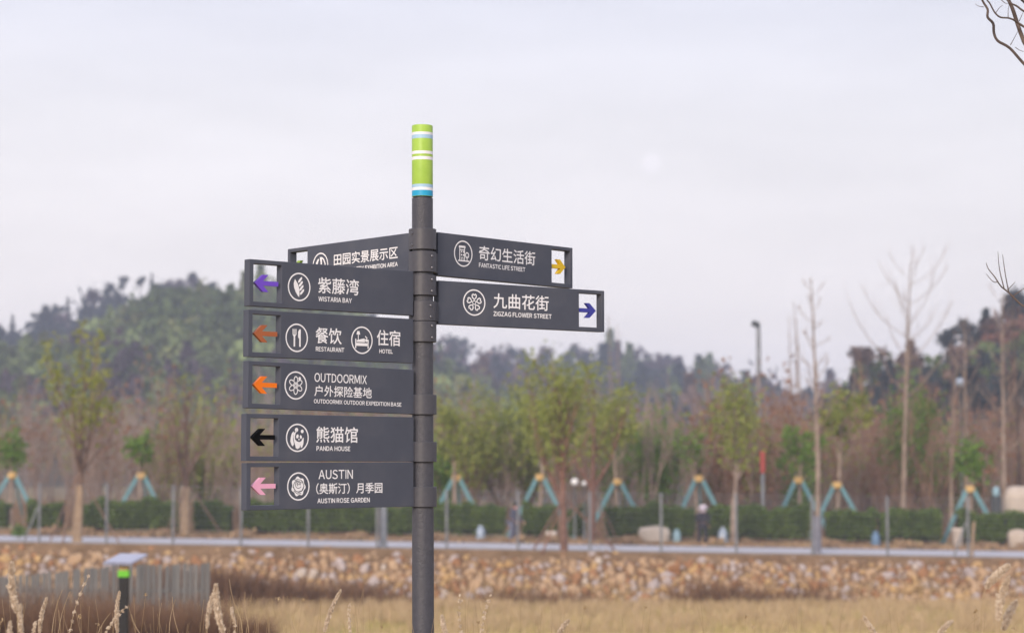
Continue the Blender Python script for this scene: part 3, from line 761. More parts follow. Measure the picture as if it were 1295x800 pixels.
# tall foxtail stalks in the foreground
def stalk(px0, py0, px1, py1, Y, kind, label):
    """tip (px0,py0), lower point (px1,py1)"""
    tip = P(px0, py0, Y); low = P(px1, py1, Y - 0.05)
    d = (tip - low); base = low - d.normalized() * 0.2
    g = Vector((low.x - d.x * 0.25, Y - 0.1, 0.0)); 
    g.z = gz(g.x, g.y)
    root = empty('foxtail_stalk', g)
    tag(root, label, 'dry grass stalk', 'tall dry grass stalks in the foreground')
    # bezier-like from the ground to the tip
    pts = []
    c1 = low - d * 0.6
    for i in range(15):
        t = i/14.0
        if t < 0.6:
            s = t/0.6; p = (1-s)**2*g + 2*(1-s)*s*c1 + s*s*low
        else:
            s = (t-0.6)/0.4; side = Vector((-d.z, 0, d.x)) * (0.05 * math.sin(math.pi*s)); p = low.lerp(tip, s) + side
        pts.append(p - g)
    V, Q = tube(pts, np.linspace(0.0022, 0.0008, 15), 5)
    link('stem', mesh_np('stem', V, Q, smooth=True), M['stalk'], root)
    r = np.random.default_rng(int(px0*7+py0))
    if kind in ('plume', 'fat', 'bead'):
        w = {'plume': 0.0055, 'fat': 0.0080, 'bead': 0.005}[kind]
        n = {'plume': 1600, 'fat': 3200, 'bead': 170}[kind]
        s = r.uniform(0.62 if kind != 'bead' else 0.5, 1.0, n)
        if kind == 'bead': s = np.round(s*16)/16 + r.normal(0, .006, n)
        idx = np.clip(s, 0, 1)*14; i0 = np.clip(idx.astype(int), 0, 13); f = (idx - i0)[:, None]
        A = np.array([tuple(p) for p in pts]); C = A[i0]*(1-f) + A[i0+1]*f
        env = w * (0.35 + 0.65*np.sin(np.clip((s-0.60)/0.4, 0.02, 0.99)*math.pi))[:, None] if kind != 'bead' else w
        C = C + r.normal(size=(n, 3)) * env * 0.5
        V, Q = leaves(r, C, 0.005 if kind != 'fat' else 0.006, 2.4, 1.2)
        link('seed_head', mesh_np('seed_head', V, Q), M['plume'], root)
for a in ((15, 712, 22, 775, 6.6, 'fat', 'thick blurred foxtail plume at the far left edge, bending left over the grey slats'),
          (26, 765, 28, 802, 6.8, 'plume', 'short foxtail just right of the thick far left plume'),
          (13, 786, 14, 815, 7.0, 'plume', 'low foxtail tip in the bottom left corner'),
          (59, 756, 50, 802, 7.8, 'plume', 'pale foxtail leaning right, between the far left plume and the black lectern post'),
          (45, 786, 42, 806, 7.8, 'bead', 'small beaded seed stalk left of the pale leaning foxtail'),
          (79, 745, 66, 800, 8.4, 'thin', 'thin stalk with tiny tip, leftmost of three slanting stalks before the lectern'),
          (89, 747, 74, 800, 8.6, 'thin', 'thin stalk with tiny tip, middle of three slanting stalks before the lectern'),
          (112, 728, 88, 802, 8.2, 'bead', 'tall beaded stalk slanting right, left of the lectern'),
          (151, 748, 149, 802, 7.8, 'plume', 'upright fluffy foxtail directly in front of the black lectern post'),
          (160, 767, 132, 802, 7.6, 'bead', 'beaded stalk crossing the black lectern post diagonally'),
          (140, 774, 124, 800, 8.0, 'thin', 'thin stalk leaning right just left of the lectern post'),
          (166, 776, 178, 802, 7.8, 'thin', 'thin stalk leaning left just right of the lectern post'),
          (222, 757, 214, 800, 8.6, 'thin', 'thin stalk half way between lectern and the double foxtail'),
          (218, 754, 226, 800, 8.8, 'thin', 'thin stalk crossing its neighbour between lectern and double foxtail'),
          (273, 739, 283, 802, 7.2, 'fat', 'thick foxtail leaning left, right one of the joined pair'),
          (271, 746, 262, 795, 7.4, 'plume', 'drooping foxtail leaning right, left one of the joined pair'),
          (290, 732, 304, 780, 8.4, 'thin', 'fine stalk right of the joined foxtail pair'),
          (310, 748, 314, 790, 8.4, 'thin', 'fine upright stalk below the rock bank left of the post'),
          (293, 768, 297, 786, 8.0, 'bead', 'small beaded tip low beside the joined foxtail pair'),
          (431, 746, 410, 800, 8.2, 'plume', 'slender foxtail leaning right, midway to the signpost pole'),
          (442, 765, 444, 800, 8.2, 'bead', 'short beaded stalk left of the signpost pole'),
          (460, 745, 452, 800, 8.6, 'thin', 'hair thin stalk nearest left of the pole'),
          (366, 770, 374, 800, 8.6, 'thin', 'hair thin stalk left of the slender foxtail'),
          (559, 778, 566, 806, 7.4, 'plume', 'foxtail tip leaning left just right of the signpost pole'),
          (582, 752, 584, 802, 8.4, 'bead', 'tall beaded upright stalk right of the pole'),
          (621, 752, 609, 800, 8.2, 'bead', 'beaded stalk leaning right, to the right of the pole'),
          (596, 745, 592, 800, 8.8, 'thin', 'hair thin stalk between two beaded stalks right of the pole'),
          (652, 750, 640, 800, 8.8, 'thin', 'hair thin stalk leaning right below the second fence post'),
          (719, 784, 704, 806, 7.6, 'plume', 'short foxtail tip leaning right at the bottom edge, centre right'),
          (700, 756, 698, 800, 8.8, 'thin', 'hair thin stalk above the short centre right foxtail'),
          (1093, 780, 1110, 803, 7.4, 'plume', 'foxtail tip leaning left at the bottom edge, right part'),
          (1204, 785, 1186, 803, 7.0, 'plume', 'foxtail tip leaning right at the bottom edge, lower right'),
          (1275, 715, 1247, 743, 6.6, 'fat', 'highest thick foxtail at the right, leaning strongly right'),
          (1275, 731, 1262, 784, 6.6, 'fat', 'long thick foxtail curving up under the highest one at the right'),
          (1285, 761, 1269, 796, 6.8, 'fat', 'lowest of the three thick foxtails near the right edge'),
          (1240, 778, 1215, 803, 7.6, 'thin', 'arching dry blade below the thick foxtails at the right')):
    stalk(*a)
def fine_stalks():   # hair-fine weeds between the foxtails
    r = np.random.default_rng(33); b = NB()
    for k in range(170):
        px = r.uniform(-60, 760) if r.random() < 0.8 else r.uniform(760, 1350); Y = r.uniform(7.5, 10.5); py = r.uniform(750, 800) + (8 if px > 760 else 0)
        t = P(px, py, Y); g0 = Vector((t.x + r.normal()*0.12, Y + r.normal()*0.1, gz(t.x, Y)))
        m_ = g0.lerp(t, 0.55) + Vector((r.normal()*0.02, 0, 0))
        V, Q = tube([g0, m_, t], [0.0014, 0.001, 0.0006], 4); b.add(V, Q)
        if r.random() < 0.10:
            V, Q = leaves(r, np.array(t) + r.normal(size=(14, 3))*0.004, 0.006, 2, 1); b.add(V, Q)
    tag(link('fine_weeds', b.mesh('fine_weeds'), M['stalk']), 'hair fine dry weeds between the foxtails', kind='stuff')
fine_stalks()

# ------------------------------------------------------------------ lectern, slat fence
def lectern():
    Y = 30.0; top = P(158, 700, Y); x = P(156.5, 760, Y).x
    g = Vector((x, Y, gz(x, Y))); root = empty('information_lectern', g)
    tag(root, 'black post with a lime band carrying a tilted pale board in the left meadow', 'lectern sign')
    zt = P(156, 716, Y).z - g.z
    V, Fc = [], []; box(V, Fc, (0, 0, (P(156, 729, Y).z - g.z)/2), (0.135, 0.135, P(156, 729, Y).z - g.z)); o = link('post', mesh_of('post', V, Fc), M['black'], root); bevel(o, .008)
    V, Fc = [], []; a, b_ = P(156, 729.0, Y).z - g.z + .002, P(156, 720.5, Y).z - g.z; box(V, Fc, (0, 0, (a+b_)/2), (0.15, 0.15, b_-a)); o = link('band', mesh_of('band', V, Fc), M['lime_band'], root); bevel(o, .006)
    V, Fc = [], []; a2 = P(156, 713, Y).z - g.z; box(V, Fc, (0, 0, (b_+a2)/2 + .001), (0.12, 0.12, a2-b_ + .02)); link('neck_block', mesh_of('neck_block', V, Fc), M['tan_block'], root)
    rot = Matrix.Rotation(R(24), 3, 'X') @ Matrix.Rotation(R(0), 3, 'Z')
    V, Fc = [], []; box(V, Fc, (0.02, 0, 0), (0.47, 0.42, 0.03)); 
    V = [Matrix.Rotation(R(-24), 3, 'Z') @ (Matrix.Rotation(R(15), 3, 'X') @ v) + Vector((0, 0.03, a2 + 0.075)) for v in V]
    o = link('board', mesh_of('board', V, Fc), M['board'], root); bevel(o, .004)
    V, Fc = [], []; box(V, Fc, (0.02, -0.215, -0.002), (0.475, 0.012, 0.04)); V = [Matrix.Rotation(R(-24), 3, 'Z') @ (Matrix.Rotation(R(15), 3, 'X') @ v) + Vector((0, 0.03, a2 + 0.075)) for v in V]
    link('board_rim', mesh_of('board_rim', V, Fc), M['board_edge'], root)
lectern()
def slat_fence():
    Y = 45.0; root = empty('slat_fence', on_ground(60, Y)); g = root.location.copy()
    tag(root, 'low grey weathered slat fence behind the lectern on the left', 'fence')
    V, Fc = [], []; box(V, Fc, (0, 0, .5), (0.095, 0.03, 1.0)); sm = mesh_of('slat', V, Fc); sm.materials.append(M['slat'])
    x0 = P(-90, 715, Y).x; x1 = P(262, 715, Y).x; n = int((x1-x0)/0.118); r = random.Random(4)
    for i in range(n):
        x = x0 + (x1-x0)*i/(n-1); f = i/(n-1)
        px = 647.5 + x/Y*F
        top = P(px, 716 + 14*max(0, (140-px)/140) if px < 140 else 713 + r.uniform(-1, 1), Y).z
        o = link('slat', sm, None, root); y = r.uniform(-.02, .02); z = gz(x, Y)
        o.location = (x-g.x, y, z - g.z - .05); o.scale = (1, 1, top - z + .05 + r.uniform(-.02, .02)); o.rotation_euler = (0, R(r.uniform(-1, 1)), 0)
    for h in (0.35, 1.25):
        V, Fc = [], []; box(V, Fc, ((x0+x1)/2-g.x, .06, gz(0, Y) - g.z + h), (x1-x0, .05, .08)); link('rail', mesh_of('rail', V, Fc), M['slat'], root)
slat_fence()

# ------------------------------------------------------------------ wire fence on the bank top
def wire_fence():
    Y = 74.5; root = empty('wire_fence', (0, Y, zpath(0))); tag(root, 'thin wire fence with grey steel posts along the top of the rock bank', 'fence')
    pxs = [-125, -38, 50, 135, 219, 305, 390, 477, 565, 655, 746, 836, 931, 1027, 1122, 1224, 1320, 1416]
    V, Fc = lathe([(0.045, 0), (0.045, 1.0), (0.025, 1.01)], 8); pm = mesh_of('post', V, Fc, smooth=False); pm.materials.append(M['fence'])
    X = []
    for p in pxs:
        x = P(p, 650, Y).x; o = link('post', pm, None, root); o.location = (x, 0, zpath(x) - zpath(0) - .05); o.scale = (1, 1, 2.15); X.append(x)
        if p in (50, 1224):   # strut at the stays
            Vt, Q = tube([(x - .05, 0, zpath(x)-zpath(0) + 1.3), (x - .55, -0.05, zpath(x)-zpath(0))], [.035, .035], 6); link('strut', mesh_np('strut', Vt, Q), M['fence'], root)
    for k in range(13):
        h = 0.08 + 0.165*k
        V, Q = tube([(x, -.06, zpath(x)-zpath(0)+h) for x in X], np.full(len(X), 0.008), 4); link('wire', mesh_np('wire', V, Q), M['fence'], root)
wire_fence()

# ------------------------------------------------------------------ trees
def rv(r, s=1.0): return r.normal(size=3)*s
def limb(r, p, d, L, r0, r1, seg=6, up=0.15, wob=0.10):
    pts = [np.array(p, float)]; d = np.array(d, float); d /= np.linalg.norm(d)
    for i in range(seg):
        d = d + np.array([0, 0, up/seg*2]) + rv(r, wob); d /= np.linalg.norm(d)
        pts.append(pts[-1] + d*L/seg)
    return np.array(pts), np.linspace(r0, r1, seg+1)
def make_tree(seed, h, r0, s0=0.3, nb=14, blen=0.35, elev=45, up=0.5, twigs=7, twl=0.35, leaf=None, leaf_n=0, leaf_size=0.09, lean=(0, 0), wrap=0.0, fork=0, trunk_wob=0.02,
              wob=0.10, clump=0.25, leaf_from=0.0, taper=0.2, btaper=0.0, wood_n=7, twr=0.01, bfat=1.0):
    """returns trunk mesh arrays, crown arrays (twigs slot 0, leaves slot 1), wrap arrays"""
    r = np.random.default_rng(seed)
    tr = NB(); cr = NB(); wr = None
    d0 = np.array([lean[0], lean[1], 1.0])
    pts, rad = limb(r, (0, 0, -0.1), d0, h+.1, r0, r0*taper, 14, 0.15, trunk_wob)
    V, Q = tube(pts, rad, wood_n); tr.add(V, Q)
    stems = [(pts, rad)]
    if fork:
        for k in range(fork):
            i = int(14*s0*r.uniform(0.8, 1.4)); a = r.uniform(0, 2*math.pi) if fork > 2 else k*math.pi + r.uniform(-.5, .5)
            p2, q2 = limb(r, pts[i], (math.cos(a)*0.5, math.sin(a)*0.5, 1), h*(1-i/14.)*r.uniform(.75, .95), rad[i]*.75, r0*taper*.6, 9, 0.3, 0.06)
            V, Q = tube(p2, q2, wood_n); tr.add(V, Q); stems.append((p2, q2))
    tips = []
    tot = nb
    for k in range(tot):
        sp, sr = stems[k % len(stems)]
        m = len(sp)-1; lo = s0 if k % len(stems) == 0 else 0.15
        t = lo + (1-lo)*((k//len(stems)) + r.uniform(0, .9))/(tot/len(stems)); t = min(t, .97)
        i = int(t*m); f = t*m - i; p = sp[i]*(1-f) + sp[min(i+1, m)]*f; rr = sr[i]
        a = k*2.39996 + r.uniform(-.4, .4); el = R(elev*r.uniform(.7, 1.25))
        L = blen*h*(1-(1-btaper)*((t-lo)/(1-lo+1e-6))*0.75)*r.uniform(.65, 1.15)
        bp, br = limb(r, p, (math.cos(a)*math.cos(el), math.sin(a)*math.cos(el), math.sin(el)), L, min(rr*.55, r0*.4)*bfat, twr, 7, up, wob)
        V, Q = tube(bp, br, 5); tr.add(V, Q)
        for j in range(twigs):
            tt = r.uniform(.25, 1.0); ii = min(int(tt*7), 6); q = bp[ii] + (bp[ii+1]-bp[ii])*(tt*7-ii)
            dd = (bp[ii+1]-bp[ii]); dd /= np.linalg.norm(dd); dd = dd + rv(r, .45) + np.array([0, 0, .25])
            tp, tq = limb(r, q, dd, twl*L*r.uniform(.4, 1.1), twr*.8, twr*.35, 3, up*.5, wob)
            V, Q = tube(tp, tq, 3); cr.add(V, Q, 0); tips.append(tp[-1]); tips.append(tp[2])
        tips.append(bp[-1])
    if leaf_n:
        tips = np.array(tips); tips = tips[tips[:, 2] > leaf_from*h]
        nc = max(3, int(len(tips)*.6)); cs = tips[r.choice(len(tips), nc, replace=False)]; wt = r.uniform(0.1, 1, nc)**2; wt /= wt.sum()
        ci = r.choice(nc, leaf_n, p=wt)
        C = cs[ci] + r.normal(size=(leaf_n, 3))*clump
        V, Q = leaves(r, C, leaf_size); cr.add(V, Q, 1)
    if wrap > 0:
        k = max(2, int(wrap*14)+1); wr = tube(pts[:k], rad[:k]*1.18 + .012, 10)
    return tr, cr, wr
def place_tree(name, label, cat, loc, spec, mats, group=None, wrapm=None, rz=0.0, scale=1.0):
    tr, cr, wr = spec
    root = empty(name, loc, rz); root.scale = (scale,)*3
    tag(root, label, cat, group)
    link('trunk', tr.mesh('trunk', smooth=True), mats[0], root)
    if cr.n:
        link('crown', cr.mesh('crown'), [mats[1], mats[2] if len(mats) > 2 else mats[1]], root)
    if wr is not None and wrapm: link('trunk_wrap', mesh_np('trunk_wrap', wr[0], wr[1], smooth=True), wrapm, root)
    return root
def copy_tree(src, loc, label, rz=0, scale=1.0, sz=None):
    r = src.copy(); COL.objects.link(r); r.location = loc; r.rotation_euler = (0, 0, rz); r.scale = (scale, scale, sz or scale); r['label'] = label
    for ch in src.children:
        c = ch.copy(); COL.objects.link(c); c.parent = r
    return r
def stakes(label, base, h, spread, ang, m, n=3, r=.035, top=(0, 0, 0)):
    root = empty('tree_stakes', base); tag(root, label, 'tree stakes', 'wooden props leaning on the planted trees')
    for k in range(n):
        a = ang + k*2*math.pi/n
        V, Q = tube([(math.cos(a)*spread, math.sin(a)*spread*.6, -.05), (math.cos(a)*.12, math.sin(a)*.12, h)], [r, r*.8], 6)
        link('stake', mesh_np('stake', V, Q), m, root)
# the near trees beside the path
place_tree('young_tree', 'tall yellow green tree with a straw wrapped trunk at the far left beside the path', 'tree', on_ground(98, 75.6),
           make_tree(21, 5.9, 0.15, s0=0.34, nb=22, blen=0.56, elev=36, up=0.6, twigs=9, leaf=1, leaf_n=1000, leaf_size=0.12, wrap=0.36, fork=3, clump=0.15, leaf_from=.30, btaper=.5),
           (M['bark'], M['twig'], M['leaf_lime']), wrapm=M['wrap'])
stakes('thin brown props round the straw wrapped tree at the far left', on_ground(98, 75.6), 2.35, 1.55, 0.3, M['stake'])
place_tree('young_tree', 'bare winter tree with a straw wrapped leaning trunk left of the signpost panels', 'tree', on_ground(234, 83.5),
           make_tree(22, 5.6, 0.19, s0=0.42, nb=22, blen=0.36, elev=62, up=0.5, twigs=10, leaf_n=250, leaf_size=0.11, wrap=0.40, fork=3, lean=(0.03, 0), btaper=.6),
           (M['bark'], M['twig'], M['leaf_olive']), wrapm=M['wrap'])
stakes('thin grey brown props round the leaning straw wrapped trunk left of the panels', on_ground(236, 83.5), 2.0, 1.5, 0.2, M['stake'])
place_tree('young_tree', 'leafy olive green tree with reddish trunk in front of the path right of the signpost', 'tree', on_ground(713, 74.8),
           make_tree(23, 5.8, 0.15, s0=0.36, nb=30, blen=0.36, elev=58, up=0.6, twigs=10, leaf_n=2100, leaf_size=0.11, fork=4, clump=0.30, leaf_from=.36, btaper=.7),
           (M['bark_red'], M['twig'], M['leaf_olive']))
stakes('reddish props spreading from the olive green tree in front of the path', on_ground(713, 74.9), 1.8, 1.9, 0.1, M['bark_red'], r=.04)
place_tree('young_tree', 'second reddish trunk with thin green leaves close behind the olive tree', 'tree', on_ground(748, 83.0),
           make_tree(24, 6.0, 0.17, s0=0.45, nb=18, blen=0.34, elev=60, up=0.6, twigs=9, leaf_n=1000, leaf_size=0.12, fork=2, clump=0.3, leaf_from=.4, btaper=.7),
           (M['bark_red'], M['twig'], M['leaf_olive']))
stakes('brown props round the second reddish trunk behind the olive tree', on_ground(750, 83.0), 2.0, 1.7, 0.9, M['stake'])
place_tree('young_tree', 'slim olive tree with pale leaning trunk right of the person in dark clothes', 'tree', on_ground(928, 82.6),
           make_tree(25, 5.2, 0.13, s0=0.48, nb=20, blen=0.30, elev=55, up=0.6, twigs=9, leaf_n=1000, leaf_size=0.13, wrap=0.42, lean=(0.02, 0), clump=.3, leaf_from=.45, btaper=.7),
           (M['bark_pale'], M['twig'], M['leaf_olive']), wrapm=M['bark_pale'])
# tall bare conifers
def conifer(label, px, Y, ytop, r0, seed, m, nb, blen, elev, lean=(0, 0), wrap=0, wrapm=None, s0=.4, twigs=5, group='tall bare conifers standing above the shrubs', up=0.5, mt=None):
    g = on_ground(px, Y); h = P(px, ytop, Y).z - g.z
    return place_tree('bare_conifer', label, 'tree', g, make_tree(seed, h, r0, s0=s0, nb=nb, blen=blen, elev=elev, up=up, twigs=twigs, twl=.4, lean=lean, wrap=wrap, trunk_wob=.012, taper=.12, wob=.05, btaper=.25, twr=.011, bfat=.6),
                      (m, mt or M['twig']), group, wrapm)
conifer('tall bare conifer with a grey wrapped foot and short upward twigs', 1033, 76.5, 352, 0.12, 31, M['bark_pale'], 24, 0.13, 22, (0.035, 0), 0.20, M['wrap_grey'], s0=.45)
conifer('tallest bare conifer with wide upswept branches against the sky at the right', 1142, 92, 330, 0.135, 32, M['bark_pale'], 20, 0.34, 24, (0.0, 0), s0=.50, up=.5, twigs=4)
conifer('thin bare trunk left of the bluish lamp globe', 1203, 94, 445, 0.12, 33, M['bark_pale'], 14, 0.18, 50)
conifer('thin bare trunk right of the bluish lamp globe', 1223, 95, 405, 0.14, 34, M['bark_pale'], 16, 0.18, 50)
conifer('pale banded straight trunk near the right edge', 1272, 90, 372, 0.13, 35, M['bark_pale'], 18, 0.22, 35, s0=.35)
conifer('grey slender trunk at the very right edge', 1291, 96, 385, 0.13, 36, M['bark_dark'], 16, 0.18, 45)
for i, (px, Y, yt, rr, lb) in enumerate(((776, 150, 400, .10, 'left of two needle thin bare trees above the ridge right of the navy arrow'), (786, 152, 408, .10, 'right of two needle thin bare trees above the ridge right of the navy arrow'),
                               (1001, 140, 398, .10, 'left of three thin spires right of the tall floodlight pole'), (1007, 141, 380, .10, 'middle of three thin spires right of the tall floodlight pole'),
                               (1014, 143, 402, .10, 'right of three thin spires right of the tall floodlight pole'), (1028, 130, 455, .12, 'short thin bare tree touching the left of the wrapped conifer'),
                               (1078, 120, 470, .12, 'thin bare tree between the two tall conifers'))):
    conifer(lb, px, Y, yt, rr, 50+i, M['bark_pale'], 16, 0.07, 60, s0=.5, group='thin bare spires over the ridge', twigs=3, mt=M['twig_pale'])

# saplings held by teal tripods behind the hedge
def tripod(px, Y, ytop, label, half=27):
    g = on_ground(px, Y); h = P(px, ytop, Y).z - g.z
    root = empty('tree_tripod', g); tag(root, label, 'tree support', 'teal tripods with yellow straps holding saplings')
    sp = half/F*Y*1.62
    for k, a in enumerate((R(200), R(-20), R(80))):
        x, y = math.cos(a)*sp, math.sin(a)*sp
        for q in (-.05, .05) if k < 2 else (0,):
            V, Q = tube([(x+q, y, -.05), (math.cos(a)*.12+q, math.sin(a)*.12, h-.02)], [.052, .048], 6)
            link('leg', mesh_np('leg', V, Q), M['teal'], root)
    V, Fc = lathe([(0.19, h-.16), (0.21, h-.10), (0.20, h+.06), (0.17, h+.10)], 12); link('strap', mesh_of('strap', V, Fc), M['strap'], root)
SAP = [(15, 600, 'leftmost', 0), (178, 600, 'second', 1), (577, 603, 'third', 2), (683, 602, 'fourth', 3), (781, 608, 'fifth', 4), (884, 604, 'sixth', 5), (1010, 606, 'seventh', 6), (1059, 612, 'eighth', 7), (1227, 617, 'ninth', 8)]
where = {'leftmost': 'at the far left edge', 'second': 'between the two straw wrapped trees', 'third': 'just right of the signpost pole', 'fourth': 'left of the olive green tree', 'fifth': 'right of the olive green tree',
         'sixth': 'above the person in dark clothes', 'seventh': 'left of the tall grey wrapped conifer', 'eighth': 'right of the tall grey wrapped conifer', 'ninth': 'beside the pale pot near the right edge'}
for px, yt, nm, k in SAP:
    Yt = 90.5 if px < 1200 else 86.5
    tripod(px, Yt, yt, 'teal tripod with a yellow strap %s' % where[nm])
    vr = random.Random(k*5+2); tall = {0: 3.3, 1: 3.4, 2: 4.6, 3: 4.6, 4: 5.0, 5: 3.6, 6: 4.0, 7: 5.2, 8: 3.9}[k]
    place_tree('sapling', ('green tufted sapling in the teal tripod %s' % where[nm]), 'sapling', on_ground(px, Yt),
               make_tree(60+k, tall, 0.13, s0=.74 if k in (0, 1, 5) else .62, nb=vr.randint(9, 16), blen=(.22 if k in (0, 1, 8) else .30)*vr.uniform(.75, 1.3), elev=vr.uniform(30, 62), up=.5, twigs=6, lean=(vr.uniform(-.05, .05), 0), leaf_n=int((350 if k in (0, 1, 8, 5) else 800)*vr.uniform(.6, 1.4)), leaf_size=.14, clump=vr.uniform(.13, .26), leaf_from=.70, btaper=.8),
               (M['bark_pale'], M['twig'], M['leaf_green'] if k in (0, 1, 5, 6, 8) else M['leaf_olive']), 'saplings held by teal tripods')

# green shrub trees behind the hedge
SH = [(590, 97, 512, 'leaf_olive', 1.5, 'olive green bushy tree directly right of the lowest panels'), (632, 99, 520, 'leaf_olive', 1.6, 'olive bushy tree above the standing figure in blue'),
      (668, 101, 505, 'leaf_olive', 1.5, 'loose olive tree left behind the main olive tree'), (560, 98, 560, 'leaf_green', 1.2, 'low fresh green bush touching the right of the pole'),
      (775, 100, 540, 'leaf_green', 1.2, 'small fresh green tree above the fifth tripod'), (846, 96, 520, 'leaf_green', 1.2, 'fresh green twin topped tree left of the floodlight pole'),
      (826, 99, 528, 'leaf_green', 1.0, 'small green tree touching the left of the twin topped one'), (905, 98, 522, 'leaf_olive', 1.5, 'olive bushy tree below the distant ridge, left of the floodlight pole'),
      (945, 101, 516, 'leaf_olive', 1.5, 'olive tree right under the floodlight pole'), (1018, 99, 570, 'leaf_green', .8, 'little green bush left of the grey wrapped conifer'),
      (1160, 97, 505, 'leaf_green', 1.7, 'broad fresh green tree in front of the tallest conifer'), (1232, 99, 560, 'leaf_green', .8, 'small green bush below the bluish lamp globe'),
      (262, 100, 548, 'leaf_olive', 1.1, 'faint olive shrub left of the black arrow panel'), (208, 98, 540, 'leaf_olive', .9, 'faint olive shrub left of the leaning wrapped trunk')]
for i, (px, Y, yt, lm, wd, lb) in enumerate(SH):
    g = on_ground(px, Y); h = (P(px, yt, Y).z - g.z)*.86
    place_tree('shrub_tree', lb, 'tree', g, make_tree(80+i, h, 0.09, s0=.2, nb=22, blen=.30*wd/1.2, elev=55, up=.6, twigs=9, leaf_n=int(1250*wd), leaf_size=.13, fork=4, clump=.32, leaf_from=.22, btaper=.8),
               (M['bark'], M['twig'], M[lm]), 'green bushy trees behind the hedge')

# winter thicket, one mass
def thicket(name, n, y0, y1, hmin, hmax, seed, mats, lab, px0=-150, px1=1450, leafp=.25):
    protos = []
    for k in range(5):
        r = np.random.default_rng(seed+k)
        t_, c_, _w = make_tree(seed+k, 5.0, .05, s0=.12, nb=16, blen=.42, elev=68, up=.7, twigs=8, twl=.5, fork=3, btaper=.9, wood_n=3, twr=.014, leaf_n=160, leaf_size=.15, clump=.35)
        V1, Q1, m1, _ = t_.arrays(); V2, Q2, m2, _ = c_.arrays()
        protos.append((np.concatenate([V1, V2]), np.concatenate([Q1, Q2+len(V1)]), np.concatenate([m1*0, m2])))
    r = np.random.default_rng(seed+99); b = NB()
    for i in range(n):
        Y = y0 + (y1-y0)*r.uniform()**1.0; px = r.uniform(px0, px1); x = P(px, 600, Y).x
        V, Q, m = protos[r.integers(5)]; s = r.uniform(hmin, hmax)/5.0; a = r.uniform(0, 6.28)
        ca, sa = math.cos(a), math.sin(a)
        W_ = np.stack([(V[:, 0]*ca - V[:, 1]*sa)*s + x, (V[:, 0]*sa + V[:, 1]*ca)*s + Y, V[:, 2]*s*r.uniform(.8, 1.1) + gz(x, Y)], 1)
        lf = 1 + int(r.uniform() < .5) if r.uniform() < leafp*2 else 3
        mm = np.where(m == 1, lf, 0)
        if lf == 3: keep = m != 1; Q = Q[keep]; mm = mm[keep]
        b.V.append(W_); b.Q.append(Q + b.n); b.m.append(mm); b.t.append(np.ones_like(W_)); b.n += len(W_)
    tag(link(name, b.mesh(name), mats), lab, kind='stuff')
thicket('winter_thicket', 330, 93, 135, 2.6, 5.8, 300, [M['twig'], M['leaf_olive'], M['leaf_red'], M['twig']], 'dense brown winter thicket behind the planted trees')
thicket('russet_thicket', 110, 94, 130, 3.2, 6.4, 340, [M['twig_russet'], M['leaf_red'], M['leaf_red'], M['twig_russet']], 'russet brown winter thicket at the right', 880, 1400)
thicket('far_winter_thicket', 130, 140, 230, 4.5, 8.0, 320, [M['twig_pale'], M['leaf_red'], M['leaf_olive'], M['twig']], 'pale brown bare wood in front of the hills')

# ------------------------------------------------------------------ hedge
def hedge(px0, px1, ytop, Y, label, seed):
    x0, x1 = P(px0, 650, Y).x, P(px1, 650, Y).x; g = Vector(((x0+x1)/2, Y, gz((x0+x1)/2, Y))); w = x1-x0; h = P((px0+px1)/2, ytop, Y).z - g.z
    root = empty('hedge', g); tag(root, label, 'hedge', 'clipped dark green hedges behind the path')
    r = np.random.default_rng(seed)
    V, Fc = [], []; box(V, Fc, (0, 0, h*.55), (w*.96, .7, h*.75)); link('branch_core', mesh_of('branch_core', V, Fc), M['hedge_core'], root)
    n = int(1900*w)
    X = r.uniform(-w/2, w/2, n); Yy = r.uniform(-.5, .5, n); Z = h*(0.16 + .84*r.uniform(0, 1, n)**.75)
    sel = r.uniform(size=n) < .75
    Yy = np.where(sel, -.48 + r.normal(0, .06, n), Yy); Z = np.where(~sel, h + r.normal(0, .05, n), Z)
    bulge = .06*np.sin(X*3.1+seed) + .05*np.sin(X*7.7)
    top = .07*np.sin(X*1.9+seed*2) + .05*np.sin(X*5.3+seed)
    C = np.stack([X, Yy + bulge, Z + (bulge*.8+top)*(Z/h)], 1)
    # thinner foliage towards the bare feet
    C = C[(Z > h*.34) | (r.uniform(size=n) < .35)]
    V, Q = leaves(r, C, .085, 1.5); link('foliage', mesh_np('foliage', V, Q), M['hedge'], root)
    b = NB()
    for k in range(int(w*5)):
        x = r.uniform(-w/2, w/2); V, Q = tube([(x, -.3, -.02), (x+r.normal()*.08, -.35, h*.45)], [.018, .012], 4); b.add(V, Q)
    link('stem', b.mesh('stem'), M['bark'], root).__setitem__('kind', 'stuff')
HG = [(-80, 12, 636, 'leftmost hedge piece at the far left edge'), (37, 80, 637, 'short hedge piece left of the first straw wrapped trunk'), (104, 134, 636, 'narrow hedge piece right of the first straw wrapped trunk'),
      (139, 229, 636, 'long hedge under the teal tripod between the wrapped trees'), (247, 294, 637, 'hedge piece left of the pink arrow panel'), (308, 480, 638, 'hedge stretch below the lowest panels'),
      (487, 640, 640, 'hedge behind the signpost pole'), (660, 704, 640, 'hedge piece left of the reddish trunks'), (718, 741, 641, 'narrow dark hedge piece between the two reddish trunks'), (764, 878, 642, 'hedge under the fifth tripod'),
      (884, 1022, 643, 'hedge right of the person in dark clothes'), (1043, 1106, 647, 'hedge right of the grey wrapped conifer'), (1110, 1188, 648, 'hedge with a gap on its right before the pale pot'), (1210, 1268, 651, 'hedge piece right of the pale pot'), (1270, 1390, 652, 'rightmost hedge in front of the pale boulder')]
for i, (a, b, yt, lb) in enumerate(HG): hedge(a, b, yt, 85.2, lb, 400+i)
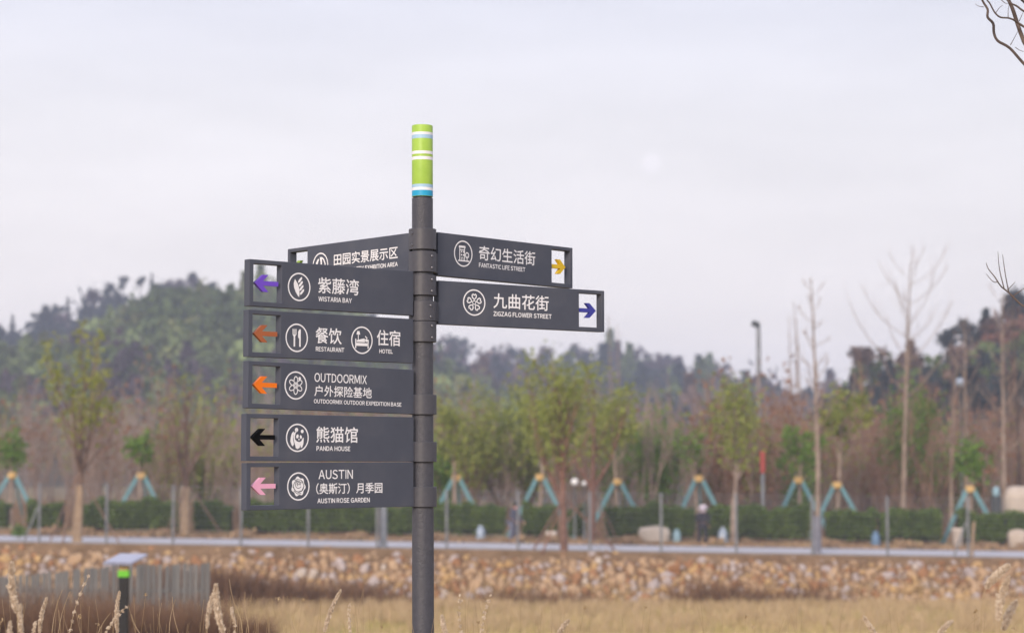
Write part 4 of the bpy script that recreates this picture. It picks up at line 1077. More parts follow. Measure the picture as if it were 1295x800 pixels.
# dead leaves and low rubble under the hedge
def litter():
    r = np.random.default_rng(90); n = 26000
    X = r.uniform(-26, 26, n); Y = 81.7 + 3.8*r.uniform(0, 1, n); Z = gz_np(X, Y) + r.uniform(0, .10, n) + .22*(np.sin(X*1.7)+np.sin(X*4.1+1) > .9)*r.uniform(0, 1, n)
    V, Q = leaves(r, np.stack([X, Y, Z], 1), .11, 1.4, 1.0)
    tag(link('leaf_litter', mesh_np('leaf_litter', V, Q), M['plume_litter']), 'tan dead leaves and dry grass under the hedge', kind='stuff')
M['plume_litter'] = mat('tan_litter', [(0.20, 0.125, 0.075), (0.42, 0.28, 0.18), (0.34, 0.25, 0.12)], 1.0, .9, island=True)
litter()
grass_field('undergrowth', 26000, 86, 125, 0.27, 0.7, 0.06, M['rust_grass'], seed=6, clump=40, label='brown undergrowth behind the hedge')

# ------------------------------------------------------------------ hills with forest
def hill(name, prof, Yr, Yb, label, Yback, drop, zb=-1.4):
    """prof: (px, py) of the ridge; the flank falls towards the viewer to Yb"""
    xs = np.linspace(prof[0][0], prof[-1][0], 90); ys = np.interp(xs, [p[0] for p in prof], [p[1] for p in prof])
    rows = 16; V = []
    for j in range(rows+5):
        for px, py in zip(xs, ys):
            top = P(px, py, Yr); top.z -= drop; base = zb
            wob = 1.0 + .05*math.sin(px*.03 + j)*1.0
            if j <= rows:
                t = j/rows; Y = Yb + (Yr-Yb)*t; s = (t*t*(3-2*t))*.55 + t*.45
                z = base + (top.z-base)*s*(wob if 0 < j < rows else 1); V.append((top.x*(0.55+0.45*t)/1.0 if False else (px-647.5)/F*Yr, Y, z))
            else:
                t = (j-rows)/4; Y = Yr + (Yback-Yr)*t; z = base + (top.z-base)*(1-t)**1.3; V.append(((px-647.5)/F*Yr, Y, z))
    n = len(xs); R_ = rows+5
    # side skirts fall to the ground
    V = np.array(V).reshape(R_, n, 3)
    for e, k in ((0, -1), (n-1, 1)):
        V[:, e, 2] = zb - .5; V[:, e, 0] += k*60
    Fc = [(j*n+i, j*n+i+1, (j+1)*n+i+1, (j+1)*n+i) for j in range(R_-1) for i in range(n-1)]
    o = link(name, mesh_of(name, V.reshape(-1, 3), Fc, smooth=True), M['hill']); tag(o, label, kind='structure')
    return V, rows
def crown_proto(seed, kind):
    r = np.random.default_rng(seed); n = 110
    if kind == 'round':
        u = r.normal(size=(n, 3)); u /= np.linalg.norm(u, axis=1, keepdims=True); u *= (.6 + .4*r.uniform(size=(n, 1)))*np.array([1, 1, .85]); u[:, 2] += .75
        u[:, :2] *= (1 + .25*np.sin(u[:, 2:3]*5+seed)); C = u*.5
    elif kind == 'cone':
        t = r.uniform(0, 1, n); a = r.uniform(0, 6.28, n); q = (1-t)*.42*r.uniform(.5, 1, n) + .02; C = np.stack([np.cos(a)*q, np.sin(a)*q, .1+t*1.25], 1)
    else:
        u = r.normal(size=(n, 3))*.21*np.array([1, 1, 1.3]); u[:, 2] += .5; C = u
    V, Q = leaves(r, C, .20 if kind != 'bare' else .15, 1.5)
    return V, Q
CP_ = [crown_proto(s, k) for s, k in ((1, 'round'), (2, 'round'), (3, 'round'), (4, 'cone'), (5, 'bare'), (6, 'round'))]
def forest(name, V, rows, n, size, palette, seed, label, r0=0.0, r1=1.0):
    r = np.random.default_rng(seed); b = NB(); nc = V.shape[1]
    for i in range(n):
        fj = (r0 + (r1-r0)*r.uniform()**.8)*rows; j = min(int(fj), rows-1); f = fj-j
        fi = r.uniform(1, nc-2.01); k = int(fi); g = fi-k
        p = (V[j, k]*(1-g)+V[j, k+1]*g)*(1-f) + (V[j+1, k]*(1-g)+V[j+1, k+1]*g)*f
        ci = r.integers(6); Vp, Qp = CP_[ci]; s = size*r.lognormal(-.04, .26); a = r.uniform(0, 6.28)
        # stands of kindred trees: colour follows broad patches
        w = math.sin(p[0]*.06+seed)+math.sin(p[2]*.22+p[0]*.03+seed*2) + r.normal()*.35
        c = palette[int(np.clip((w+2)/4*len(palette), 0, len(palette)-1))]
        W_ = np.stack([(Vp[:, 0]*math.cos(a)-Vp[:, 1]*math.sin(a))*s+p[0], (Vp[:, 0]*math.sin(a)+Vp[:, 1]*math.cos(a))*s+p[1], Vp[:, 2]*s*r.uniform(.85, 1.25)+p[2]-.1*s], 1)
        b.V.append(W_); b.Q.append(Qp+b.n); b.m.append(np.zeros(len(Qp))); b.t.append(np.tile(np.array(c)*r.uniform(.6, 1.4), (len(W_), 1))); b.n += len(W_)
    tag(link(name, b.mesh(name, tint=True), M['forest']), label, kind='stuff')
DK = (0.022, 0.034, 0.034); GR = (0.105, 0.15, 0.045); OL = (0.17, 0.19, 0.065); LG = (0.20, 0.26, 0.10); BR = (0.15, 0.095, 0.07); PU = (0.11, 0.08, 0.10); RD = (0.24, 0.11, 0.07); PB = (0.23, 0.16, 0.12)
LR = [(-700, 470), (-300, 430), (-60, 418), (0, 414), (50, 404), (100, 384), (140, 372), (180, 366), (240, 366), (300, 370), (380, 380), (470, 400), (560, 440), (640, 470), (760, 520)]
V1, r1 = hill('left_far_hill', LR, 560, 420, 'dark wooded hill rising at the far left', 760, 7.0)
forest('left_far_forest', V1, r1, 2000, 5.0, [DK, DK, DK, PU, DK, DK], 3, 'dark evergreen wood on the far left ridge', .35)
LF = [(-500, 560), (-100, 500), (0, 478), (60, 450), (100, 424), (150, 394), (200, 374), (250, 357), (300, 348), (340, 350), (420, 372), (520, 430), (620, 480), (700, 530)]
V2, r2 = hill('left_near_hill', LF, 430, 250, 'greener wooded slope in front of the dark left hill', 520, 5.6)
forest('left_near_forest', V2, r2, 2600, 4.2, [LG, OL, LG, GR, PU, LG, LG, OL, GR], 5, 'mixed green and purple brown wood on the left slope', .1)
MR = [(300, 480), (420, 455), (500, 440), (560, 438), (600, 446), (640, 440), (700, 444), (760, 438), (800, 442), (850, 452), (900, 462), (950, 476), (1000, 482), (1060, 487), (1200, 480), (1500, 470), (1800, 520)]
V3, r3 = hill('middle_hill', MR, 640, 330, 'low wooded ridge across the middle distance', 900, 9.5)
forest('middle_forest', V3, r3, 3200, 5.6, [DK, GR, PU, DK, BR, PU, RD, GR], 9, 'hazy mixed wood on the middle ridge', .08)
RR = [(930, 560), (1000, 530), (1060, 500), (1090, 462), (1110, 452), (1140, 456), (1170, 448), (1195, 420), (1230, 412), (1260, 400), (1295, 380), (1400, 350), (1600, 330), (1900, 400), (2300, 560)]
V4, r4 = hill('right_hill', RR, 270, 150, 'dark wooded hill rising at the right edge', 380, 3.7)
forest('right_forest', V4, r4, 1700, 3.4, [DK, DK, BR, GR, RD, DK, OL, BR], 14, 'dark green and russet wood on the right hill', .05)
# single trees that stand out on the skylines
def ridge_tree(px, py_top, Y, wpx, kind, c, label, group, seed):
    r = np.random.default_rng(seed)
    hz = wpx/F*Y; g = P(px, py_top, Y); H = hz*(1.5 if kind == 'cone' else 1.25) + 3.0
    root = empty('ridge_tree', (g.x, g.y, g.z - H)); tag(root, label, 'tree', group)
    n = 520
    if kind == 'cone':
        t = r.uniform(0, 1, n); a = r.uniform(0, 6.28, n); lay = .6+.4*np.sin(t*26); q = (1-t)*.5*hz*lay*r.uniform(.4, 1, n); C = np.stack([np.cos(a)*q, np.sin(a)*q, H*(.25+.75*t)], 1)
    else:
        cc = r.normal(size=(7, 3))*np.array([.28, .28, .22])*hz + np.array([0, 0, H-.45*hz]); cc[:, 2] = np.minimum(cc[:, 2], H-.2*hz)
        C = cc[r.integers(0, 7, n)] + r.normal(size=(n, 3))*.115*hz
    V, Q = leaves(r, C, .085*hz + .12, 1.5)
    link('crown', mesh_np('crown', V, Q, tint=np.tile(np.array(c), (len(V), 1))), M['forest'], root)
    V, Q = tube([(0, 0, -3), (0.1, 0, H*.5), (0, 0, H*.9)], [.05*hz, .035*hz, .01*hz], 6); link('trunk', mesh_np('trunk', V, Q), M['bark_dark'], root)
    for k in range(5):
        a = k*1.3; V, Q = tube([(0, 0, H*(.4+.08*k)), (math.cos(a)*.3*hz, math.sin(a)*.3*hz, H*(.55+.08*k))], [.02*hz, .006*hz], 4); link('branch', mesh_np('branch', V, Q), M['bark_dark'], root)
gL = 'dark trees breaking the left skyline'
for i, (px, py, w, k, s) in enumerate(((-2, 408, 14, 'r', 'small dark tree cut by the left picture edge on the skyline'), (16, 398, 18, 'cone', 'pointed dark tree, first full one on the left skyline'), (38, 404, 12, 'r', 'little round tree right of the first pointed one on the left skyline'),
                            (53, 392, 16, 'r', 'airy small tree low on the left skyline'), (72, 386, 20, 'r', 'airy tree under the first rise of the left skyline'), (86, 376, 18, 'cone', 'dark pointed tree at the first rise of the left skyline'),
                            (119, 366, 22, 'r', 'bushy dark tree half way up the left skyline'), (141, 358, 20, 'r', 'rounded dark tree left of the lollipop tree'), (155, 349, 11, 'r', 'small lollipop shaped tree with a bare stem on the left skyline'),
                            (177, 350, 14, 'r', 'thin airy tree between lollipop and spire on the left skyline'), (192, 345, 12, 'cone', 'narrow spire tree on the left skyline'), (209, 358, 16, 'r', 'low dark tree right of the spire on the left skyline'),
                            (228, 347, 30, 'r', 'broad bare crowned tree, highest of the left skyline'), (246, 345, 18, 'r', 'feathery tree right of the broad one at the crest'), (264, 357, 18, 'r', 'last low tree before the green slope meets the panels'))):
    ridge_tree(px, py, 555, w, 'cone' if k == 'cone' else 'round', DK if i % 6 else PU, s, gL, 500+i)
gM = 'hazy trees along the middle ridge'
for i, (px, py, w, s) in enumerate(((573, 427, 34, 'dark round clump just right of the post, under the navy arrow panel'), (628, 437, 22, 'purple brown tree left of the dip in the middle ridge'), (655, 438, 24, 'dark tree right of the dip in the middle ridge'),
                         (690, 436, 22, 'brownish tree above the olive tree on the middle ridge'), (732, 434, 26, 'wide rounded tree on the middle ridge'), (758, 436, 22, 'rounded tree under the needle trees'), (803, 438, 26, 'darkest peaked clump on the middle ridge'),
                         (843, 447, 24, 'round evergreen right of the darkest clump'), (893, 452, 24, 'blue green round tree, first right of the ridge shoulder'), (915, 458, 20, 'blue green tree left of the floodlight pole'))):
    ridge_tree(px, py, 636, w, 'round', [DK, PU, DK, BR, PU][i % 5], s, gM, 540+i)
gR = 'trees on the right hill'
for i, (px, py, w, c, s) in enumerate(((1096, 438, 34, BR, 'airy russet crowned tree left of the tallest conifer'), (1088, 478, 36, DK, 'dark rounded evergreen at the foot of the right hill'), (1150, 440, 30, BR, 'russet brown crown behind the tallest conifer'),
                            (1200, 412, 36, DK, 'tall dark evergreen left on the right hill crest'), (1222, 404, 26, DK, 'dark evergreen with a pale trunk before it'), (1252, 396, 30, BR, 'brownish airy tree on the right hill crest'), (1288, 366, 40, DK, 'highest dark tree at the right edge'), (1262, 415, 28, DK, 'dark crown under the brownish airy tree'))):
    ridge_tree(px, py, 262, w, 'round', c, s, gR, 570+i)

# ------------------------------------------------------------------ lamps, poles, small things
def sphere(name, r, c, m, parent, seg=20, sc=(1, 1, 1)):
    bm = bmesh.new(); bmesh.ops.create_uvsphere(bm, u_segments=seg, v_segments=seg//2, radius=r); bmesh.ops.scale(bm, vec=sc, verts=bm.verts)
    me = bpy.data.meshes.new(name); bm.to_mesh(me); bm.free(); me.polygons.foreach_set('use_smooth', np.ones(len(me.polygons), dtype=bool)); return link(name, me, m, parent, c)
def lamp(px, py, Y, r, m, label, poler=.04, arm=None):
    g = on_ground(px, Y); h = P(px, py, Y).z - g.z; root = empty('globe_lamp', g); tag(root, label, 'lamp post')
    V, Fc = lathe([(poler*1.6, 0), (poler*1.6, .15), (poler, .2), (poler*.8, h-r), (poler*1.8, h-r*.9), (poler*1.8, h-r*.7)], 10); link('post', mesh_of('post', V, Fc, smooth=True), M['fence'], root)
    sphere('globe', r, (0, 0, h), m, root); return root
lamp(727, 609, 84.0, .15, M['globe'], 'white globe lamp glinting between the reddish trunks')
lamp(739, 611, 84.5, .10, M['globe'], 'smaller white globe lamp right beside the larger glinting one')
lamp(1217, 483, 97, .21, M['globe_blue'], 'tall lamp with a bluish glass globe before the right hill', .05)
def floodlight():
    Y = 125; g = on_ground(961, Y); h = P(958, 412, Y).z - g.z; root = empty('floodlight_pole', g); tag(root, 'tall grey floodlight pole with a dark round head above the middle trees', 'light pole')
    V, Fc = lathe([(.19, 0), (.17, 2), (.13, h-.3), (.10, h)], 12); link('mast', mesh_of('mast', V, Fc, smooth=True), M['fence'], root)
    V, Fc = [], []; box(V, Fc, (-.16, -.05, h+.1), (.50, .36, .34), Matrix.Rotation(R(25), 3, 'Y')); o = link('lamp_head', mesh_of('lamp_head', V, Fc), M['bin'], root); bevel(o, .06, 3)
    V, Fc = [], []; box(V, Fc, (-.14, -.21, h+.08), (.24, .02, .20)); link('lens', mesh_of('lens', V, Fc), M['globe'], root)
floodlight()
def red_post():
    Y = 92; g = on_ground(965, Y); root = empty('marker_post', g); tag(root, 'grey post with a red box on top among the shrubs under the floodlight pole', 'post')
    a = P(965, 598, Y).z - g.z; b_ = P(965, 570, Y).z - g.z
    V, Fc = lathe([(.09, 0), (.08, a)], 10); link('shaft', mesh_of('shaft', V, Fc, smooth=True), M['fence'], root)
    V, Fc = [], []; box(V, Fc, (0, 0, (a+b_)/2), (.19, .18, b_-a)); o = link('red_box', mesh_of('red_box', V, Fc), M['red'], root); bevel(o, .03)
red_post()
def grey_pole():
    Y = 74.9; g = on_ground(485, Y); root = empty('grey_pole', g); tag(root, 'thick grey pole below the lowest panel, left of the signpost', 'pole')
    V, Fc = lathe([(.19, -.1), (.19, .08), (.13, .10), (.12, 2.6), (.10, 2.64)], 14); link('shaft', mesh_of('shaft', V, Fc, smooth=True), M['fence'], root)
grey_pole()
def pot():
    Y = 83.6; g = on_ground(1211, Y); root = empty('planter_pot', g); tag(root, 'pale cream pot under the ninth tripod, by the right hedge gap', 'pot')
    V, Fc = lathe([(.16, 0), (.17, .02), (.23, .70), (.25, .72), (.25, .80), (.21, .80), (.20, .70)], 18); me = mesh_of('pot_body', V, Fc); smooth_by_angle(me); link('pot_body', me, M['pot'], root); link('soil', mesh_of('soil', *lathe([(.2, .66), (.2, .71)], 16)), M['bank'], root)
pot()
def bin_():
    Y = 87.5; g = on_ground(1260, Y); root = empty('litter_bin', g); tag(root, 'dark bin with a light blue top behind the right hedge', 'bin')
    a = P(1260, 627, Y).z - g.z; b_ = P(1260, 615, Y).z - g.z
    V, Fc = lathe([(.19, 0), (.22, .05), (.22, a)], 14); link('body', mesh_of('body', V, Fc, smooth=False), M['bin'], root)
    V, Fc = lathe([(.13, a), (.15, a+.06), (.14, b_-.08), (.07, b_)], 14); link('top', mesh_of('top', V, Fc, smooth=True), M['lightblue'], root)
bin_()
def short_stake():
    Y = 76; V, Q = tube([(0, 0, -.1), (.10, 0, 1.25)], [.06, .055], 7); o = link('wooden_stake', mesh_np('wooden_stake', V, Q), M['wrap'], None, on_ground(1228, Y)); tag(o, 'short pale wooden stake beside the fence post near the pale pot', 'stake')
short_stake()
def boulder(px, Y, w, h, label, seed, d=.8):
    bm = bmesh.new(); bmesh.ops.create_icosphere(bm, subdivisions=3, radius=.5); r = np.random.default_rng(seed); ph = r.uniform(0, 6, 6)
    for v in bm.verts:
        c = v.co*2; q = (abs(c.x)**4 + abs(c.y)**4 + abs(c.z)**4)**.25; s = 1 + .07*math.sin(c.x*4+ph[0]) * math.cos(c.z*3.5+ph[1]) + .04*math.sin(c.y*6+ph[2]); v.co = c/q*s*.5
    bmesh.ops.scale(bm, vec=(w, d, h), verts=bm.verts)
    me = bpy.data.meshes.new('boulder'); bm.to_mesh(me); bm.free(); me.polygons.foreach_set('use_smooth', np.ones(len(me.polygons), dtype=bool)); g = on_ground(px, Y)
    o = link('boulder', me, ROCK[4], None, (g.x, g.y, g.z + h*.42)); tag(o, label, 'boulder')
boulder(1294, 90, 1.75, 2.65, 'large pale block of stone standing behind the hedge at the right edge', 3, 1.4)
boulder(1286, 83.4, .7, .85, 'pale boulder in front of the rightmost hedge', 5, .6)
boulder(827, 83.8, 1.2, .75, 'pale rounded stone under the hedge, below the sixth tripod on its left', 7, .6)
boulder(697, 83.6, .45, .5, 'small pale stone at the foot of the olive tree', 8, .4)
def bag(px, Y, w, h, m, label, seed):
    g = on_ground(px, Y); r = np.random.default_rng(seed); V, Fc = lathe([(w*.42, 0), (w*.52, h*.15), (w*.53, h*.5), (w*.46, h*.75), (w*.26, h*.88), (w*.22, h*.94), (w*.30, h)], 12)
    V = [(x*(1+.12*math.sin(z*20+a)), y*(1+.1*math.cos(z*17)), z) for a, (x, y, z) in enumerate(V)]
    o = link('sack', mesh_of('sack', V, Fc, smooth=True), m, None, g); tag(o, label, 'sack')
bag(914, 83.4, .36, .72, M['globe_blue'], 'bluish white sack right of the person in dark clothes', 1)
bag(856, 83.4, .30, .60, M['lightblue'], 'small teal sack left of the person in dark clothes', 2)
bag(608, 83.4, .34, .62, M['globe_blue'], 'pale sack under the hedge right of the signpost', 3)
bag(1107, 82.6, .32, .66, M['blue'], 'blue sack under the hedge left of a fence post', 4)
def low_plant():
    r = np.random.default_rng(5); g = on_ground(25, 78); root = empty('low_plant', g); tag(root, 'small bright green plant on the path at the far left', 'plant')
    V, Q = leaves(r, r.normal(size=(160, 3))*np.array([.12, .1, .10]) + np.array([0, 0, .3]), .11); link('foliage', mesh_np('foliage', V, Q), M['leaf_green'], root)
    V, Q = tube([(0, 0, 0), (0, 0, .3)], [.02, .01], 5); link('stem', mesh_np('stem', V, Q), M['bark'], root)
low_plant()
def shed():
    Y = 560; c = P(803, 474, Y); root = empty('hillside_shed', (c.x, c.y, c.z - 2.6)); tag(root, 'tiny pale bluish shed among the trees of the middle ridge', 'shed')
    V, Fc = [], []; box(V, Fc, (0, 0, 1.5), (2.4, 2.2, 3.0)); link('wall', mesh_of('wall', V, Fc), M['board'], root)
    V = [(-1.5, -1.4, 3.0), (1.5, -1.4, 3.0), (1.5, 1.4, 3.0), (-1.5, 1.4, 3.0), (-1.5, 0, 3.9), (1.5, 0, 3.9)]; Fc = [(0, 1, 5, 4), (2, 3, 4, 5), (0, 4, 3), (1, 2, 5), (0, 3, 2, 1)]; link('roof', mesh_of('roof', V, Fc), M['board_edge'], root)
    V, Fc = [], []; box(V, Fc, (0, -1.13, .9), (.8, .06, 1.8)); link('door', mesh_of('door', V, Fc), M['bin'], root)
shed()
def power_line():
    Y = 720; root = empty('power_line', (0, Y, 0)); tag(root, 'faint overhead cables crossing the sky between the ridge and the right hill', 'power line')
    a, b = P(540, 470, Y), P(1260, 478, Y)
    for e, q in enumerate((a, b)):
        V, Q = tube([(q.x, 0, -2), (q.x, 0, q.z+4)], [.5, .3], 8); link('pylon', mesh_np('pylon', V, Q), M['fence'], root)
    for py0, py1 in ((452, 461), (461, 474), (464, 480)):
        A, B = P(540, py0, Y), P(1260, py1, Y); pts = [(A.x+(B.x-A.x)*t, 0, A.z+(B.z-A.z)*t - 3.0*4*t*(1-t)) for t in np.linspace(0, 1, 25)]
        V, Q = tube(pts, np.full(25, .045), 4); link('cable', mesh_np('cable', V, Q), M['fence'], root)
power_line()

# ------------------------------------------------------------------ people
def skin_mesh(name, verts, edges, radii, root=0, sub=1):
    me = bpy.data.meshes.new('sk'); me.from_pydata(verts, edges, []); o = bpy.data.objects.new('sk', me); COL.objects.link(o)
    o.modifiers.new('s', 'SKIN')
    if not me.skin_vertices:
        bm = bmesh.new(); bm.from_mesh(me); bm.verts.layers.skin.verify(); bm.to_mesh(me); bm.free()
    for i, v in enumerate(me.skin_vertices[0].data):
        rr = radii[i]; v.radius = rr if isinstance(rr, tuple) else (rr, rr); v.use_root = (i == root)
    m = o.modifiers.new('u', 'SUBSURF'); m.levels = sub; m.render_levels = sub
    bpy.context.view_layer.update(); dg = bpy.context.evaluated_depsgraph_get(); r = bpy.data.meshes.new_from_object(o.evaluated_get(dg)); r.name = name
    bpy.data.objects.remove(o); r.polygons.foreach_set('use_smooth', np.ones(len(r.polygons), dtype=bool)); return r
def person(px, Y, label, top, legs, head_m, facing=0.0, bend=0.0, ytop=None):
    g = on_ground(px, Y); root = empty('person', g, facing); tag(root, label, 'person')
    b = bend
    J = {'pel': (0, 0, .93), 'sp': (0, -.03-b*.1, 1.12), 'ch': (0, -.03-b*.22, 1.32), 'nk': (0, -.03-b*.33, 1.47), 'hd': (0, -.05-b*.40, 1.60), 'tp': (0, -.04-b*.42, 1.70)}
    v = [J['pel'], J['sp'], J['ch'], J['nk'], J['hd'], J['tp']]; rad = [(.15, .11), (.14, .10), (.17, .11), .055, (.082, .10), .06]; ed = [(0, 1), (1, 2), (2, 3), (3, 4), (4, 5)]
    arms, legl = [], []
    for s in (-1, 1):
        i = len(v); fy = -.18 if s > 0 else -.10
        v += [(s*.17, -.03-b*.25, 1.40), (s*.23, -.03-b*.25+.0, 1.12), (s*.20, fy-b*.30-.05, .90), (s*.19, fy-b*.34-.08, .82)]
        rad += [.058, .045, .030, (.034, .020)]; ed += [(2, i), (i, i+1), (i+1, i+2), (i+2, i+3)]; arms.append((i, i+1, i+2))
        for f in range(5):   # fingers
            j = len(v); ox = s*(-.018 + .012*f) if f < 4 else -s*.03; L = (.055, .065, .068, .058, .04)[f]
            v += [(s*.19+ox, fy-b*.34-.09, .80-.3*L), (s*.19+ox*1.1, fy-b*.34-.105, .80-L)]; rad += [.009, .007]; ed += [(i+3, j), (j, j+1)]
        k = len(v); v += [(s*.10, 0, .88), (s*.11, -.03, .50), (s*.12, .02, .09), (s*.13, -.12, .04)]; rad += [.085, .06, .042, (.045, .03)]; ed += [(0, k), (k, k+1), (k+1, k+2), (k+2, k+3)]; legl.append((k, k+1, k+2, k+3))
    link('body', skin_mesh('body', v, ed, rad), M['skin'], root)
    # jacket: torso and sleeves, a little fuller
    jv = [v[0], v[1], v[2], (v[3][0], v[3][1], v[3][2]-.04)]; jr = [(.19, .15), (.175, .14), (.20, .145), .075]; je = [(0, 1), (1, 2), (2, 3)]
    for a in arms:
        i = len(jv); jv += [v[a[0]], v[a[1]], v[a[2]]]; jr += [.075, .062, .048]; je += [(2, i), (i, i+1), (i+1, i+2)]
    link('jacket', skin_mesh('jacket', jv, je, jr), top, root)
    tv = [v[0]]; trr = [(.17, .13)]; te = []
    for l in legl:
        i = len(tv); tv += [v[l[0]], v[l[1]], (v[l[2]][0], v[l[2]][1], .12)]; trr += [.10, .075, .062]; te += [(0, i), (i, i+1), (i+1, i+2)]
    link('trousers', skin_mesh('trousers', tv, te, trr), legs, root)
    for l in legl:
        p = v[l[3]]; V, Fc = [], []; box(V, Fc, (p[0], p[1]+.06, .045), (.10, .27, .09)); o = link('shoe', mesh_of('shoe', V, Fc), M['black'], root); bevel(o, .03, 3)
    h = v[4]
    if head_m == 'hat':
        V, Fc = lathe([(.20, -.02), (.21, 0), (.13, .03), (.12, .12), (.07, .16), (.02, .165)], 20); o = link('sun_hat', mesh_of('sun_hat', V, Fc, smooth=True), M['pale_cloth'], root, (h[0], h[1], h[2]+.03))
        sphere('head_scarf', .125, (h[0], h[1]+.03, h[2]-.03), M['pale_cloth'], root, 16, (1, .9, 1.15))
    else:
        sphere('hair', .115, (h[0], h[1]+.025, h[2]+.03), M['hair'], root, 16, (.95, 1, 1)); sphere('scarf', .11, (h[0], h[1]+.02, h[2]-.14), M['pink_cloth'], root, 16, (1.1, 1, .55))
    sphere('nose', .016, (h[0], h[1]-.10, h[2]-.02), M['skin'], root, 8)
    if ytop is not None:
        s = (P(px, ytop, Y).z - g.z) / 1.80; root.scale = (s*1.2, s*1.2, s)
person(888, 82.2, 'person in dark jacket and trousers with a pale lilac hat standing at the hedge', M['dark_cloth'], M['dark_cloth'], 'hat', facing=R(160), bend=.2, ytop=637)
person(648, 82.4, 'person in slate blue jacket with pink scarf standing by the hedge right of the signpost', M['blue_cloth'], M['jean'], 'hair', facing=R(60), bend=.35, ytop=632)

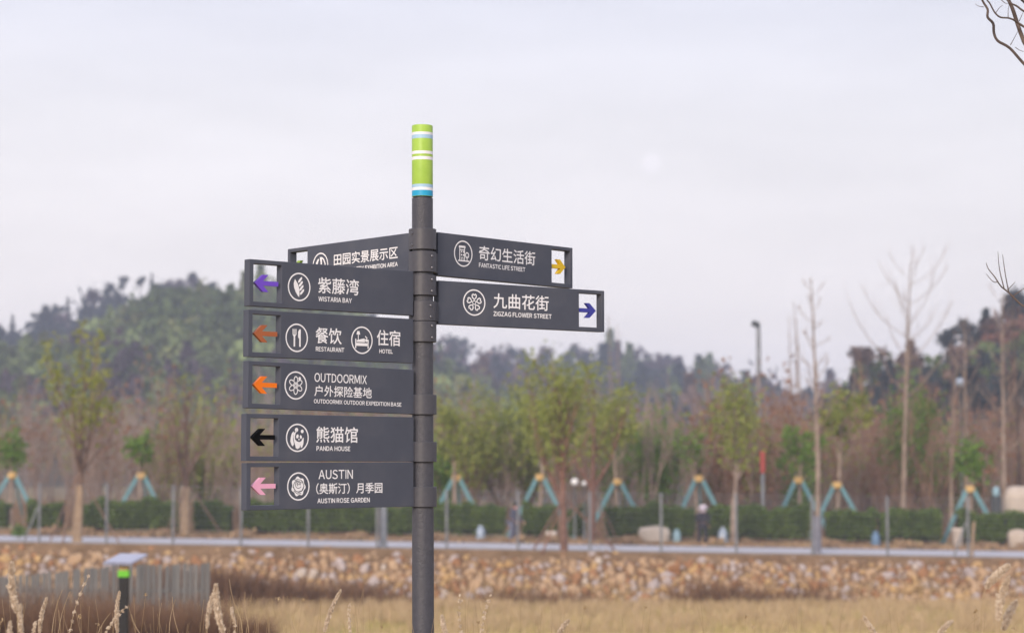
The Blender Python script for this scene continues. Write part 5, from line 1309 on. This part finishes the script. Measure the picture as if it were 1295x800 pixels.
# ------------------------------------------------------------------ near bare tree whose twigs reach in at the right
def near_tree():
    Y = 9.6; g = Vector((3.35, 9.9, 0)); root = empty('near_bare_tree', g); tag(root, 'dark bare tree whose crooked twigs reach into the top right corner', 'tree')
    def q(px, py, dy=0.0): p = P(px, py, Y+dy); return p - g
    r = np.random.default_rng(3)
    V, Q = tube([(0, 0, -.1), (.02, 0, .8), (-.03, .02, 1.7), (.02, 0, 2.6), (.05, .05, 3.6), (.0, .1, 4.6)], [.10, .08, .07, .055, .035, .015], 12); link('trunk', mesh_np('trunk', V, Q, smooth=True), M['bark_dark'], root)
    px = lambda *a: [q(*p) for p in a]
    S = Vector((-.02, 0, 1.95)) 
    def br(name, pts, rad, n=8):
        # round the corners
        P_ = [np.array(p) for p in pts]; o_ = [P_[0]]; 
        for i in range(len(P_)-1):
            p0 = P_[max(i-1, 0)]; p1 = P_[i]; p2 = P_[i+1]; p3 = P_[min(i+2, len(P_)-1)]
            for t in (0.25, .5, .75, 1.0): o_.append(.5*((2*p1)+(-p0+p2)*t+(2*p0-5*p1+4*p2-p3)*t*t+(-p0+3*p1-3*p2+p3)*t**3))
        rr = np.interp(np.linspace(0, 1, len(o_)), np.linspace(0, 1, len(rad)), rad)
        V, Q = tube(o_, rr, n); link(name, mesh_np(name, V, Q, smooth=True), M['bark_dark'], root)
    k = 9.6/F
    br('branch', [Vector((-.03, .02, 1.75)), q(1395, 160), q(1330, 115), q(1296, 82), q(1277, 61), q(1262, 52), q(1257, 42), q(1256, 30), q(1249, 22), q(1249, 12), q(1243, 2), q(1236, -16), q(1232, -50)], [.022, .013, .0072, .0066, .0064, .0068, .0062, .0055, .0045, .003])
    br('branch', [Vector((-.02, .03, 2.3)), q(1390, 130, .1), q(1330, 90, .1), q(1300, 60, .1), q(1292, 45, .1), q(1286, 28, .1), q(1280, 10, .1), q(1272, -8, .1), q(1262, -40, .1)], [.024, .016, .012, .0105, .010, .0095, .008, .005])
    br('branch', [q(1330, 60, .1), q(1308, 44, .05), q(1296, 35, .05), q(1286, 28, .03), q(1281, 25, 0), q(1275, 23, 0), q(1265, 22, 0), q(1258, 16, 0), q(1252, 5, 0), q(1246, -4, 0), q(1238, -30, 0)], [.007, .0055, .0048, .0040, .004, .0035, .0028])
    br('branch', [q(1330, 40, .1), q(1305, 18, .05), q(1294, 14, 0), q(1286, 8, 0), q(1278, 4, .02), q(1270, -4, .05), q(1262, -20, .1)], [.006, .005, .0045, .0035, .002])
    br('branch', [q(1320, 30, .1), q(1296, 4, .05), q(1288, -4, 0), q(1270, -30, 0)], [.006, .005, .003])
    for a in (((1244, 9, .3), (1238, 8, .3), (1233, 5, .3)), ((1275, 23, 0), (1275, 14, 0), (1276, 6, 0)), ((1278, 57, .3), (1284, 46, .3), (1288, 38, .3)), ((1259, 17, .4), (1264, 10, .4), (1268, 7, .4)), ((1284, 60, .5), (1290, 64, .5), (1297, 66, .5)), ((1289, 27, .4), (1293, 18, .4), (1297, 10, .4)), ((1266, 0, .4), (1273, 5, .4), (1280, 3, .4))):
        br('twig', [q(*p) for p in a], [.0022, .0014, .0008], 5)
    # lower branch with upright twigs at the right edge
    br('branch', [Vector((-.02, .02, 1.25)), q(1380, 450), q(1330, 408), q(1296, 388), q(1284, 378), q(1276, 370), q(1266, 362), q(1258, 350), q(1250, 340), q(1247, 332)], [.016, .011, .0055, .0045, .004, .0035, .003, .0022, .0012])
    for a in (((1276, 370), (1272, 350), (1269, 330), (1268, 322)), ((1270, 365), (1264, 340), (1262, 318)), ((1266, 362), (1274, 366), (1284, 356)), ((1280, 375), (1290, 368), (1300, 362)), ((1262, 356), (1256, 356), (1247, 346))):
        br('twig', [q(*p) for p in a], [.0028, .002, .0010], 5)
    for i in range(9):
        a = r.uniform(-1.2, 1.8); z0 = r.uniform(2.6, 4.4); L = r.uniform(.6, 1.3)
        p0 = Vector((0, .05, z0)); d = Vector((math.cos(a), math.sin(a)+.4, .5)).normalized()
        br('branch', [p0, p0+d*L*.4+Vector((0, 0, .05)), p0+d*L*.7+Vector((.05, .05, .2)), p0+d*L+Vector((0, 0, .45))], [.018, .012, .007, .003], 6)
near_tree()

# ------------------------------------------------------------------ the pale moon, high and far beyond the haze
def moon():
    m = M['moon']; t = m.node_tree
    for n in list(t.nodes): t.nodes.remove(n)
    o = N(t, 'ShaderNodeOutputMaterial'); e = N(t, 'ShaderNodeEmission'); c = N(t, 'ShaderNodeTexCoord'); z = N(t, 'ShaderNodeTexNoise'); z.inputs['Scale'].default_value = .02
    rp = N(t, 'ShaderNodeValToRGB'); rp.color_ramp.elements[0].color = (.775, .75, .785, 1); rp.color_ramp.elements[1].color = (.795, .77, .80, 1)
    t.links.new(c.outputs['Object'], z.inputs['Vector']); t.links.new(z.outputs[0], rp.inputs[0]); t.links.new(rp.outputs[0], e.inputs[0]); t.links.new(e.outputs[0], o.inputs[0])
    p = P(824, 206, 6000); s = sphere('moon', 28.0, p, m, None, 32); tag(s, 'faint pale moon in the grey sky right of the signpost', 'moon')
moon()

# ------------------------------------------------------------------ haze
def haze():
    V, Fc = [], []; box(V, Fc, (0, 600, 32), (2400, 1500, 76)); o = link('haze', mesh_of('haze', V, Fc)); tag(o, kind='stuff')
    m = bpy.data.materials.new('haze_air'); m.use_nodes = True; t = m.node_tree
    for n in list(t.nodes): t.nodes.remove(n)
    ou = N(t, 'ShaderNodeOutputMaterial'); pv = N(t, 'ShaderNodeVolumePrincipled'); pv.inputs['Density'].default_value = 0.00072; pv.inputs['Color'].default_value = (.70, .78, .99, 1); pv.inputs['Anisotropy'].default_value = 0.0
    t.links.new(pv.outputs[0], ou.inputs['Volume']); o.data.materials.clear(); o.data.materials.append(m)
haze()
